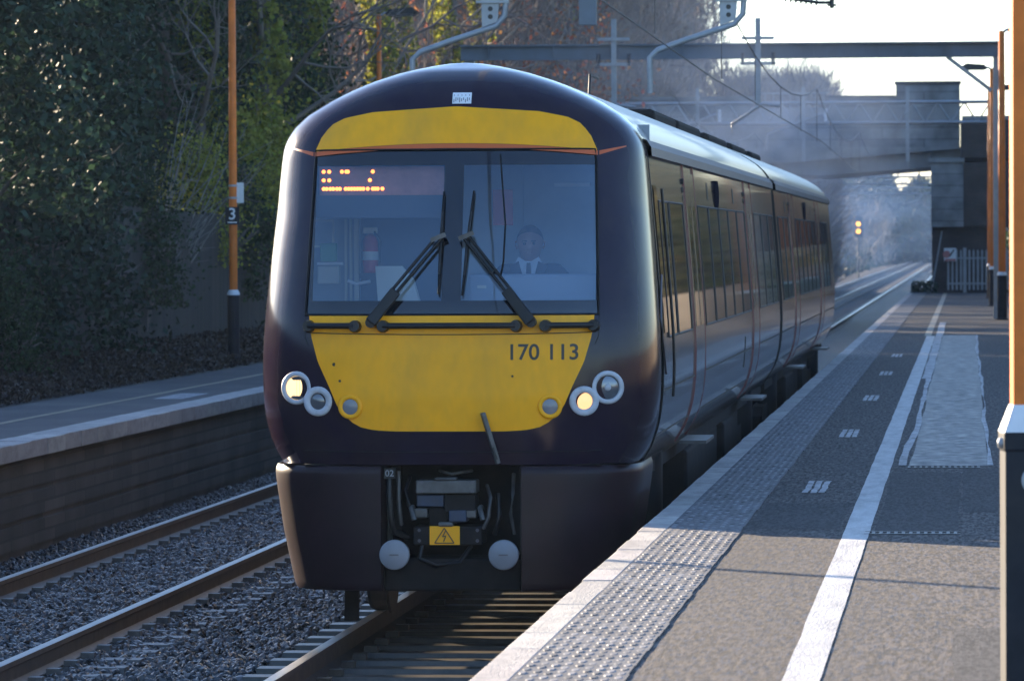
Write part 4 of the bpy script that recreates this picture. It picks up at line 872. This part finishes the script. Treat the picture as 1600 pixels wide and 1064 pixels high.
# ================================================================ the driver
def driver():
    pr = tag(empty('person', (TX + .43, TY + 1.28, 0)), 'driver in dark suit, white shirt and dark tie sitting behind the right windscreen pane', 'person')
    V = []; E = []; Rr = []
    def v(x, y, z, r, par=None):
        V.append((x, y, z)); Rr.append(r)
        if par is not None: E.append((par, len(V) - 1))
        return len(V) - 1
    pel = v(0, .10, 1.93, .15); ab = v(0, .10, 2.10, .15, pel); ch = v(0, .08, 2.28, .155, ab); ub = v(0, .08, 2.395, .115, ch)
    nk = v(0, .07, 2.475, .070, ub); n2 = v(0, .058, 2.525, .068, nk); jaw = v(0, .03, 2.585, .092, n2); hd = v(0, .035, 2.67, .112, jaw); cr = v(0, .045, 2.75, .104, hd)
    for s in (-1, 1):
        sh = v(s * .18, .08, 2.405, .085, ub); s2 = v(s * .235, .07, 2.36, .075, sh); el = v(s * .30, -.08, 2.16, .046, s2); wr = v(s * .20, -.32, 2.20, .030, el); pm = v(s * .185, -.40, 2.215, .034, wr)
        for i, (dx, ln) in enumerate(((-.030, .070), (-.010, .082), (.010, .078), (.030, .062))):
            a = v(s * .185 + dx, -.445, 2.222, .0105, pm); c = v(s * .185 + dx * 1.1, -.445 - ln * .55, 2.212, .0095, a); v(s * .185 + dx * 1.15, -.445 - ln * .85, 2.186, .008, c)
        t = v(s * (.185 - .040), -.395, 2.205, .012, pm); v(s * (.185 - .062), -.43, 2.195, .0095, t)
        hp = v(s * .10, .06, 1.90, .10, pel); kn = v(s * .13, -.40, 1.93, .068, hp); an = v(s * .13, -.38, 1.76, .045, kn); v(s * .13, -.48, 1.73, .035, an)
    me = D.meshes.new('body'); me.from_pydata(V, E, []); o = D.objects.new('body', me); COL.objects.link(o)
    sk = o.modifiers.new('s', 'SKIN'); sk.use_smooth_shade = True
    for i, r in enumerate(Rr): me.skin_vertices[0].data[i].radius = (r, r)
    me.skin_vertices[0].data[0].use_root = True
    o.modifiers.new('u', 'SUBSURF').levels = 2
    m2 = D.meshes.new_from_object(o.evaluated_get(bpy.context.evaluated_depsgraph_get())); D.objects.remove(o); m2.name = 'body'
    zt = max(p.co.z for p in m2.vertices); hz0 = zt - .255                      # chin height
    for p in m2.vertices:                                         # shape the head: narrower, flatter face, brow, nose, chin
        c = p.co
        if c.z > hz0 - .02:
            h = c.z - (zt - .128); f = c.y - .035
            if f < 0:
                g = math.exp(-(c.x / .013) ** 2)
                c.y -= .030 * g * math.exp(-((h + .018) / .020) ** 2) + .007 * math.exp(-((h - .025) / .014) ** 2)
                c.y += .010 * math.exp(-((abs(c.x) - .030) / .014) ** 2) * math.exp(-((h - .002) / .013) ** 2)
                c.y -= .006 * math.exp(-(c.x / .02) ** 2) * math.exp(-((h + .055) / .009) ** 2) + .010 * math.exp(-(c.x / .03) ** 2) * math.exp(-((h + .09) / .014) ** 2)
    HV = [p.co.copy() for p in m2.vertices if p.co.z > hz0]; ze = zt - .128
    hw = max(abs(c.x) for c in HV if abs(c.z - ze) < .03); fy = min(c.y for c in HV if abs(c.z - ze) < .02 and abs(c.x) > .015); by = max(c.y for c in HV if abs(c.z - ze) < .03); cy0 = (fy + by) / 2; dp = (by - fy) / 2
    for p in m2.vertices:                                         # round the crown of the skull
        c = p.co
        if c.z > ze:
            q = Vector((c.x / hw, (c.y - cy0) / dp, (c.z - ze) / (zt - ze)))
            if q.length > 1: q.normalize(); c.x, c.y, c.z = q.x * hw, cy0 + q.y * dp, ze + q.z * (zt - ze)
    b = D.objects.new('body', m2); COL.objects.link(b); b.parent = pr; m2.materials.clear(); m2.materials.append(M['suit']); m2.materials.append(M['skin'])
    for p in m2.polygons:
        p.use_smooth = True; c = p.center; p.material_index = 1 if ((c.z > 2.475 and abs(c.x) < .10 and c.y < .16) or (c.y < -.36 and abs(c.x) < .28 and c.z > 2.12)) else 0
    for s in (-1, 1):
        MB().lathe([(0, .010), (.007, .008), (.012, -.004)], 10, Matrix.Translation((s * .031, fy + .004, ze + .002)) @ FACE).build('eye', M['eye'], pr, True)
        MB().obox((s * .015, fy - .004, ze + .022), (s * .046, fy + .006, ze + .021), .008, .010).build('eyebrow', M['hair'], pr)
        MB().tube([(s * (hw - .004), cy0 - .005, ze - .03), (s * (hw + .006), cy0 + .005, ze - .012), (s * (hw + .007), cy0 + .01, ze + .012), (s * (hw - .004), cy0, ze + .022)], .008, 6).build('ear', M['skin'], pr, True)
    MB().obox((-.022, fy - .003, ze - .058), (.022, fy - .003, ze - .058), .008, .007).build('mouth', M['maroon'], pr)
    hb = MB(); rows = []
    for t in np.linspace(0, 1, 10):
        row = []
        for a in np.linspace(0, 2 * math.pi, 29):
            back = .5 + .5 * math.sin(a); th = (.05 + t * (.86 + .95 * back))
            row.append(((hw + .004) * math.cos(a) * math.sin(min(th, 1.57)), cy0 + .004 + (dp + .006) * math.sin(a) * math.sin(min(th, 1.57)), ze + (zt - ze + .006) * math.cos(min(th, 1.57)) - .09 * max(0, th - 1.57)))
        rows.append(row)
    hb.grid(rows); hb.build('hair', M['hair'], pr, True)
    # shirt front, collar points, tie, lapels
    MB().prism([(-.062, 2.50), (-.085, 2.47), (0, 2.27), (.085, 2.47), (.062, 2.50)], 1, -.082, -.060).build('shirt', M['shirt'], pr)
    MB().prism([(-.012, 2.49), (.012, 2.49), (.016, 2.46), (.024, 2.28), (-.024, 2.28), (-.016, 2.46)], 1, -.092, -.083).build('tie', M['tie'], pr)
    cl = MB()
    for s in (-1, 1): cl.prism([(s * .012, 2.495), (s * .07, 2.53), (s * .092, 2.49), (s * .05, 2.425)], 1, -.094, -.0825)
    cl.build('collar', M['shirt'], pr)
    for s in (-1, 1): MB().prism([(s * .068, 2.50), (s * .13, 2.47), (s * .10, 2.38), (s * .03, 2.24), (s * .005, 2.26)], 1, -.100, -.050).build('lapel', M['suit'], pr)
    st = tag(MB().box(-.26, .26, .27, .36, 1.75, 2.38).build('driver_seat', M['cabdark'], None, bevel=.04), 'dark cab seat behind the driver of the train', 'seat'); st.location = (TX + .43, TY + 1.28, 0)
driver()
# ================================================================ trees
M.update(
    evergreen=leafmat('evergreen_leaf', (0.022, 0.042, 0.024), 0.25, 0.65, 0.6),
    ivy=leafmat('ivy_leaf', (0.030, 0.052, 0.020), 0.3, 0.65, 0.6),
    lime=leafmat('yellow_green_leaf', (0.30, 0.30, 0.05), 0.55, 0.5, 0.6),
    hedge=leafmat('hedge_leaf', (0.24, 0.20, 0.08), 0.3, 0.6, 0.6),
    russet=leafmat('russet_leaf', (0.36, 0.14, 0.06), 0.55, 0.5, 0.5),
    bark=mat('bark', (0.13, 0.108, 0.092), 0.9, var=0.4, vscale=6, bump=0.8, bscale=14, stretch=(1, 1, .3)),
    palebark=mat('pale_bark', (0.26, 0.235, 0.21), 0.85, var=0.4, vscale=5, bump=0.5, bscale=14),
    twig=mat('twig', (0.20, 0.165, 0.14), 0.9, island=0.3),
)
def limb_tree(rng, h, r, nlimb, spread, start, wood, levels=3, twigs=4, up=.55):
    """tapered trunk, limbs, branches and twigs; returns (trunk MB, branch MB, twig-end points)"""
    t = MB(); b = MB(); ends = []
    n = 9; p = np.zeros((n, 3)); p[:, 2] = np.linspace(-.4, h, n); p[1:, :2] = np.cumsum(rng.normal(0, .10, (n - 1, 2)), 0)
    rr = r * np.interp(np.linspace(0, 1, n), [0, .05, .5, 1], [1.25, 1, .62, .08]); t.tube(p, rr, 10)
    def grow(o, d, L, r0, lv):
        k = 4; q = [o]; dd = d.copy()
        for i in range(k):
            dd = dd + rng.normal(0, .16, 3) + np.array([0, 0, .06]); dd /= np.linalg.norm(dd); q.append(q[-1] + dd * L / k)
        b.tube(q, np.linspace(r0, r0 * .35, k + 1), 6 if lv == 0 else (4 if lv == 1 else 3), False)
        if lv >= levels - 1: ends.extend(q[2:]); return
        for i in range(twigs):
            f = rng.uniform(.3, 1); j = min(int(f * k), k - 1); o2 = np.array(q[j]) + (np.array(q[j + 1]) - np.array(q[j])) * (f * k - j)
            d2 = dd + rng.normal(0, .65, 3); d2 /= np.linalg.norm(d2); grow(o2, d2, L * rng.uniform(.4, .65), r0 * .45, lv + 1)
    for i in range(nlimb):
        f = start + (1 - start) * (i + rng.random()) / nlimb; z = f * h; j = np.searchsorted(p[:, 2], z) - 1; j = min(max(j, 0), n - 2)
        o = p[j] + (p[j + 1] - p[j]) * (z - p[j, 2]) / (p[j + 1, 2] - p[j, 2]); a = rng.uniform(0, 2 * math.pi)
        d = np.array([math.cos(a), math.sin(a), up + .5 * f]); d /= np.linalg.norm(d)
        grow(o, d, spread * (1.15 - .75 * f) * rng.uniform(.7, 1.2), r * .36 * (1.1 - .7 * f), 0)
    return t, b, np.array(ends)
def plant(proto, x, y, rz, s, label, z=None, group=None, cat='tree'):
    o = copy_tree(proto) if proto.get('used') else proto
    proto['used'] = 1
    if 'used' in o.keys() and o is not proto: del o['used']
    o.location = (x, y, z if z is not None else .35); o.rotation_euler = (0, 0, rz); o.scale = (s[0], s[0], s[1]) if isinstance(s, tuple) else (s, s, s)
    tag(o, label, cat, group); return o
# evergreen, ivy-hung trees: dense clumped crown down to the ground
def evergreen(seed, h, rad_, n_cl, per, leafm, size, name='evergreen_tree', bottom=.02):
    r = np.random.default_rng(seed); o = empty(name); t, b, e = limb_tree(r, h, .20, 16, rad_ * .9, .08, None, 2, 3, .25)
    t.build('trunk', M['bark'], o, True); b.build('limbs', M['bark'], o, True)
    f = r.random(n_cl) ** .9 * (1 - bottom) + bottom; a = r.uniform(0, 2 * math.pi, n_cl)
    R = rad_ * (np.interp(f, [0, .15, .5, .8, 1], [.75, 1, .95, .7, .2]) * (.75 + .25 * np.sin(a * 3 + f * 9))) * np.sqrt(r.uniform(.25, 1, n_cl))
    C = np.stack([R * np.cos(a), R * np.sin(a), f * h], -1); cs = r.uniform(.28, .62, n_cl)
    P = np.concatenate([c + r.normal(0, 1, (int(per * q / .45), 3)) * np.array([q, q, q * 1.25]) * .62 - np.array([0, 0, .25 * q]) * r.random((int(per * q / .45), 1)) for c, q in zip(C, cs)])
    P = P[P[:, 2] > .05]
    MB().add(*leaves(P, size, r)).build('crown', leafm, o); return o
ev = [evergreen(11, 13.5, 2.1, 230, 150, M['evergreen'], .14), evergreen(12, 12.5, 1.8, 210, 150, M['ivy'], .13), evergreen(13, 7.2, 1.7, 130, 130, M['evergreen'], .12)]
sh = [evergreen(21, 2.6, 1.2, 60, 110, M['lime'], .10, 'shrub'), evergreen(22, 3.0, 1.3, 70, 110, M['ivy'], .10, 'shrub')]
ivy_spots = []
spots = [(0, -15.0, 76), (1, -14.6, 81), (0, -15.6, 86), (1, -14.4, 91), (0, -15.2, 96.5), (1, -14.6, 101), (0, -16.0, 106), (1, -15.2, 111), (0, -18.0, 82), (0, -18.4, 92), (1, -18.0, 101), (0, -18.5, 112), (0, -17.6, 120)]
names = ['dark evergreen tree above the board fence', 'ivy-hung tree above the board fence']
pos = ['at the far left edge', 'left of the bare twiggy bush', 'behind the bare twiggy bush', 'left of the number 3 lamp post', 'just behind the number 3 lamp post', 'right of the number 3 lamp post', 'over the left corner of the train roof', 'beside the bare woodland', 'in the second row at far left', 'in the second row behind the twiggy bush', 'in the second row behind the lamp post', 'in the second row above the train corner', 'farthest in the second row']
for i, (k, x, y) in enumerate(spots):
    plant(ev[k], x, y, rng.uniform(0, 6.28), (rng.uniform(.9, 1.15), rng.uniform(.92, 1.1)), f'{names[k]}, {pos[i]}', group='dark evergreen trees behind the far platform')
for x, y, l in ((-13.4, 97.5, 'tall slim tree clad in sunlit yellow-green ivy, just right of the number 3 lamp post'), (-13.7, 91, 'slim ivy-clad trunk left of the number 3 lamp post'), (-13.9, 103.5, 'slim ivy-clad trunk above the left corner of the train'), (-14.0, 109, 'ivy-clad trunk at the edge of the bare wood')):
    ivy_spots.append((x, y, l))
for x, y in ((-20, 104), (-20.5, 110), (-21, 117), (-22, 125), (-19.5, 97)): plant(ev[1], x, y, rng.uniform(0, 6.28), (1.25, 1.0), 'dark evergreen tree in the unbroken back row behind the fence', group='back row of dark evergreen trees')
for i in range(3):
    plant(ev[i % 2], -22 + rng.uniform(-1, 1), 92 + i * 6.5, rng.uniform(0, 6.28), (1.25, 1.1), 'dark evergreen tree in the unbroken back row behind the fence', group='back row of dark evergreen trees')
for i, (x, y, s, p_) in enumerate(((-12.9, 66, 1.0, 'at the left edge of the view'), (-12.6, 69.5, .95, 'second from the left edge'), (-13.2, 72.5, .9, 'third from the left edge'))):
    plant(ev[2], x, y, rng.uniform(0, 6.28), s, f'low dark bushy evergreen overhanging the board fence, {p_}', z=.8, group='bushy evergreens over the fence')
for k, x, y, s, z, lab in ((0, -13.2, 92.5, 1.0, 2.0, 'yellow-green leafy shrub showing above the fence right of the number 3 lamp post'), (0, -13.4, 96.5, 1.15, 2.1, 'yellow-green leafy shrub against the left corner of the train'), (1, -13.0, 89.0, .8, 1.6, 'green ivy shrub topping the fence behind the number 3 lamp post'), (0, -13.0, 86.0, .75, 2.2, 'smaller yellow-green shrub peeping over the fence left of the lamp post'), (1, -12.75, 78.2, .7, 1.6, 'dark ivy clump hanging over the top of the board fence'),
                         (1, -11.9, 62.2, .55, .8, 'small green shrub at the very left edge in front of the fence')):
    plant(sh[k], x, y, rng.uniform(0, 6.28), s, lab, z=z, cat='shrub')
# bare pale twiggy bush leaning over the fence
r = np.random.default_rng(5); tb = tag(empty('bare_bush', (-13.3, 82.5, 1.6)), 'bare pale twiggy bush arching up in front of the dark evergreens', 'bush'); b = MB()
for i in range(26):
    a = r.uniform(-.5, .9); L = r.uniform(1.6, 3.9); q = [np.array([r.normal(0, .18), r.normal(0, .2), 0])]; d = np.array([math.sin(a) * .5 + .15, r.normal(0, .15), 1.0])
    for k in range(6): d = d + r.normal(0, .10, 3) + np.array([.02, 0, -.01]); d /= np.linalg.norm(d); q.append(q[-1] + d * L / 6)
    b.tube(q, np.linspace(.016, .004, 7), 4, False)
    for k in range(3):
        o = q[r.integers(2, 6)]; e = o + (d + r.normal(0, .6, 3)) * r.uniform(.3, .8); b.tube([o, (o + e) / 2 + r.normal(0, .05, 3), e], [.007, .005, .002], 3, False)
b.build('stems', M['palebark'], tb, True)
# bare and russet woodland behind the train
def bare(seed, h, r0, nl, spread, start, leaf=None, nleaf=0, ivy=0, bark='bark', name='bare_tree', lv=4, tw=4):
    r = np.random.default_rng(seed); o = empty(name); t, b, e = limb_tree(r, h, r0, nl, spread, start, None, lv, tw)
    t.build('trunk', M[bark], o, True); b.build('limbs', M['twig'], o, True)
    if leaf:
        P = e[r.integers(0, len(e), nleaf)] + r.normal(0, .25, (nleaf, 3)); MB().add(*leaves(P, .16, r)).build('crown', M[leaf], o)
    if ivy:
        z = r.uniform(0, h * .62, ivy); a = r.uniform(0, 6.28, ivy); R = (r0 * .8 + .16 + .14 * np.sin(z * 2.1 + a)) * np.sqrt(r.uniform(.3, 1.3, ivy))
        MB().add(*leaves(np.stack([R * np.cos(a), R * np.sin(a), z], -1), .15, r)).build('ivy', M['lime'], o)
    return o
bt = [bare(31, 16, .17, 15, 4.2, .30), bare(32, 17, .20, 15, 4.6, .25, None, 0, 5200), bare(33, 14, .18, 14, 4.0, .18, 'russet', 3600), bare(34, 15, .14, 16, 3.4, .2, None, 0, 0, 'palebark', 'birch_tree'), bare(35, 10, .13, 16, 3.6, .12, None, 0, 0)]
lab = ['leafless grey-brown woodland tree', 'leafless tree with its trunk wrapped in ivy', 'russet-leaved beech tree', 'pale-barked leafless birch tree', 'small leafless twiggy tree']
r = np.random.default_rng(77); wood_spots = []
for i in range(64):
    y = 118 + i * 2.1 + r.uniform(-1, 1); x = -13.9 - r.random() ** 1.6 * 11; k = r.choice([0, 1, 2, 3, 4], p=[.30, .34, .07, .21, .08]) if y < 190 else r.choice([0, 3, 4], p=[.5, .2, .3])
    wood_spots.append((int(k), x, y))
for x, y, l in ivy_spots: plant(bt[1], x, y, r.uniform(0, 6.28), .95, l)
for k, x, y in wood_spots:
    near = 'behind the train roof' if y < 150 else ('beyond the grey gantry beam' if y < 200 else 'beyond the bridge parapet')
    plant(bt[k], x, y, r.uniform(0, 6.28), r.uniform(.85, 1.12), f'{lab[k]} in the wood, {near}', group=f'{lab[k]}s {near}')
for k, x, y, s, l in ((0, -10.6, 300, .72, 'tall leafless tree in the haze above the middle of the bridge'), (4, -9.3, 276, .9, 'twiggy leafless tree in the haze behind the bridge railing'), (4, -12.2, 262, 1.05, 'hazy leafless tree left of the drop post above the bridge'),
                    (4, -8.4, 268, 1.0, 'rounded crown of twigs in the haze just right of the tall drop post'), (4, -10.6, 284, 1.12, 'dense twiggy crown in the haze above the lattice truss'), (4, -11.6, 272, 1.08, 'misty twiggy tree beneath the grey gantry beam'), (0, -14.5, 285, .85, 'leafless tree fading into haze beyond the left bridge parapet'), (3, 3.7, 205, 1.0, 'bare branches at the top right corner behind the orange post'), (0, -17, 262, .95, 'big leafless tree at the hazy end of the wood'), (3, -19, 300, 1.0, 'pale leafless tree at the hazy end of the wood')):
    plant(bt[k], x, y, r.uniform(0, 6.28), s, l)
# undergrowth of the wood and far bank: nobody could count it
def thicket(name, lab_, x0, x1, y0, y1, z1, n, m, seed, size, amp=.45):
    r = np.random.default_rng(seed); P = np.stack([r.uniform(x0, x1, n), r.uniform(y0, y1, n), np.zeros(n)], -1); h = z1 * (1 - amp + amp * np.sin(P[:, 0] * 1.3 + 1) * np.sin(P[:, 1] * .21)); P[:, 2] = -.3 + r.random(n) ** 1.3 * h
    tag(MB().add(*leaves(P, size, r)).build(name, m), lab_, kind='stuff')
def twigs(name, lab_, x0, x1, y0, y1, z0, z1, n, seed, rr=.02, L=1.2):
    r = np.random.default_rng(seed); p = np.stack([r.uniform(x0, x1, n), r.uniform(y0, y1, n), z0 + (z1 - z0) * r.random(n)], -1)
    d = r.normal(0, .45, (n, 3)) + np.array([0, 0, .8]); d /= np.linalg.norm(d, axis=1)[:, None]; L = L * r.uniform(.5, 1.6, (n, 1)); a = np.cross(d, r.normal(size=(n, 3))); a /= np.linalg.norm(a, axis=1)[:, None]; c = np.cross(a, d)
    R = rr * r.uniform(.5, 1.6, (n, 1)); V = np.stack([p + a * R, p - a * R * .5 + c * R, p - a * R * .5 - c * R, p + d * L], 1); k = np.arange(n)[:, None, None] * 4
    tag(MB().add(V.reshape(-1, 3), (np.array([(0, 1, 3), (1, 2, 3), (2, 0, 3)])[None] + k).reshape(-1, 3)).build(name, M['twig']), lab_, kind='stuff')
thicket('undergrowth', 'brown and green undergrowth at the foot of the wood', -26, -13.2, 112, 260, 3.4, 24000, M['ivy'], 41, .28)
thicket('undergrowth', 'dark undergrowth along the hazy far bank', -22, -10.2, 200, 700, 3.8, 26000, M['evergreen'], 42, .4)
thicket('distant_wood', 'dark depth of the wood far behind the fence', -48, -33, 165, 300, 13.5, 42000, M['evergreen'], 45, .8, .2)
twigs('brushwood', 'mass of fine bare twigs filling the wood', -30, -13.4, 125, 245, .5, 15, 24000, 43, .018, 1.5)
thicket('undergrowth', 'dark depth of evergreens behind the fence', -29.5, -24, 112, 152, 10, 52000, M['evergreen'], 46, .42, .1)
twigs('brushwood', 'brown mass of bare twigs in the wood above the train roof', -24, -13.4, 160, 292, 2, 17, 80000, 47, .026, 1.6)
twigs('brushwood', 'hazy grey-brown crowns of twigs behind the bridge railing', -13, -7.4, 266, 300, 0, 11.0, 30000, 48, .028, 1.5)
twigs('brushwood', 'hazy brush of bare twigs lining the far track', -26, -9.6, 250, 700, 0, 6.5, 16000, 44, .04, 1.8)
r = np.random.default_rng(9); n = 42000; P = np.stack([r.uniform(-75, 60, n), r.uniform(715, 780, n), np.zeros(n)], -1); P[:, 2] = r.random(n) * (13 + 3 * np.sin(P[:, 0] * .3) + 2 * np.sin(P[:, 0] * .9 + 1)) - .4
tag(MB().add(*leaves(P, 1.5, r)).build('distant_wood', M['evergreen']), 'far-off wood closing the view at the end of the line', kind='stuff')
# right-hand side of the line beyond the platform: hedge and trees (seen in the train's glossy side and under the bridge)
thicket('hedge', 'sunlit brown and green hedge along the right side of the line', 3.5, 7, 85, 182, 8.0, 26000, M['hedge'], 51, .25, .25)
thicket('hedge', 'russet growth in the sunlit hedge right of the line', 3.5, 7, 96, 170, 6.5, 5000, M['litter'], 53, .25)
thicket('hedge', 'dark green growth in the hedge right of the line', 4.2, 8.5, 80, 182, 14, 60000, M['ivy'], 54, .38, .1)
thicket('hedge', 'hazy hedge on the right bank beyond the bridge', 2.0, 9, 196, 640, 4.5, 20000, M['ivy'], 52, .4)
r = np.random.default_rng(99)
for i in range(14):
    plant(bt[[2, 1, 0, 2][i % 4]], 6.6 + r.uniform(0, 4), 84 + i * 7 + r.uniform(-2, 2), r.uniform(0, 6.28), r.uniform(.7, .95), 'tree on the right bank, seen as a reflection in the side of the train', group='trees on the right bank')
rf = tag(empty('boundary_fence', (3.1, 0, PZ)), 'pale timber fence at the back of the near platform, mirrored in the train side', 'fence')
b = MB()
for y in np.arange(30, 176, .16): b.box(-.01, .012, y, y + .15, .06, 1.25)
b.build('boards', mat('pale_fence_board', (0.15, 0.11, 0.07), 0.8, island=.25), rf)
b = MB()
for y in np.arange(30, 176, 2.4): b.box(.013, .10, y, y + .09, -.2, 1.3)
b.build('fence_post', M['wood'], rf)
# weeds at the platform end
r = np.random.default_rng(3); n = 700; P = np.stack([r.uniform(-1.9, -1.0, n), r.uniform(177.6, 179.2, n), PZ - .1 + r.random(n) ** 1.5 * .5], -1)
tag(MB().add(*leaves(P, .12, r)).build('weeds', M['evergreen']), 'dark weeds growing at the end of the near platform', kind='stuff')

# ================================================================ air
def volume(name, dens, col, aniso, noise=None):
    m = D.materials.new(name); m.use_nodes = True; n = m.node_tree.nodes; l = m.node_tree.links; out = n['Material Output']; n.remove(n['Principled BSDF'])
    v = n.new('ShaderNodeVolumePrincipled'); v.inputs['Density'].default_value = dens; v.inputs['Color'].default_value = (*col, 1); v.inputs['Anisotropy'].default_value = aniso
    l.new(v.outputs[0], out.inputs['Volume'])
    if noise:
        tc = n.new('ShaderNodeTexCoord'); ln = n.new('ShaderNodeVectorMath'); ln.operation = 'LENGTH'; l.new(tc.outputs['Object'], ln.inputs[0])
        mr = n.new('ShaderNodeMapRange'); mr.interpolation_type = 'SMOOTHSTEP'; l.new(ln.outputs['Value'], mr.inputs[0]); mr.inputs[1].default_value = .1; mr.inputs[2].default_value = 1.0; mr.inputs[3].default_value = 1; mr.inputs[4].default_value = 0
        tx = n.new('ShaderNodeTexNoise'); tx.inputs['Scale'].default_value = 2.6; tx.inputs['Detail'].default_value = 3; tx.inputs['Distortion'].default_value = .6; l.new(tc.outputs['Object'], tx.inputs[0])
        m2 = n.new('ShaderNodeMapRange'); l.new(tx.outputs[0], m2.inputs[0]); m2.inputs[1].default_value = .38; m2.inputs[2].default_value = .68
        mu = n.new('ShaderNodeMath'); mu.operation = 'MULTIPLY'; l.new(mr.outputs[0], mu.inputs[0]); l.new(m2.outputs[0], mu.inputs[1])
        m3 = n.new('ShaderNodeMath'); m3.operation = 'MULTIPLY'; m3.inputs[1].default_value = dens; l.new(mu.outputs[0], m3.inputs[0]); l.new(m3.outputs[0], v.inputs['Density'])
    return m
hz = tag(MB().box(-430, 430, -45, 850, -6.5, 34).build('haze', volume('haze_air', 0.00013, (0.52, 0.72, 1.0), 0.0)), kind='stuff')
def puff(loc, sc_, dens, lab_, col=(.62, .75, .96)):
    me = MB().lathe([(math.sin(a), -math.cos(a)) for a in np.linspace(0, math.pi, 13)], 24).build('exhaust_smoke', volume('smoke', dens, col, .0, True)); me.location = loc; me.scale = sc_; tag(me, lab_, kind='stuff')
puff((-7.5, 320, 3.5), (10, 130, 6.5), .008, 'pale blue mist hanging over the track beyond the bridge', (.20, .34, .60))
puff((-5.4, 134, 5.4), (5.4, 54, 3.8), .025, 'thin blue exhaust smoke drifting behind the train towards the bridge')
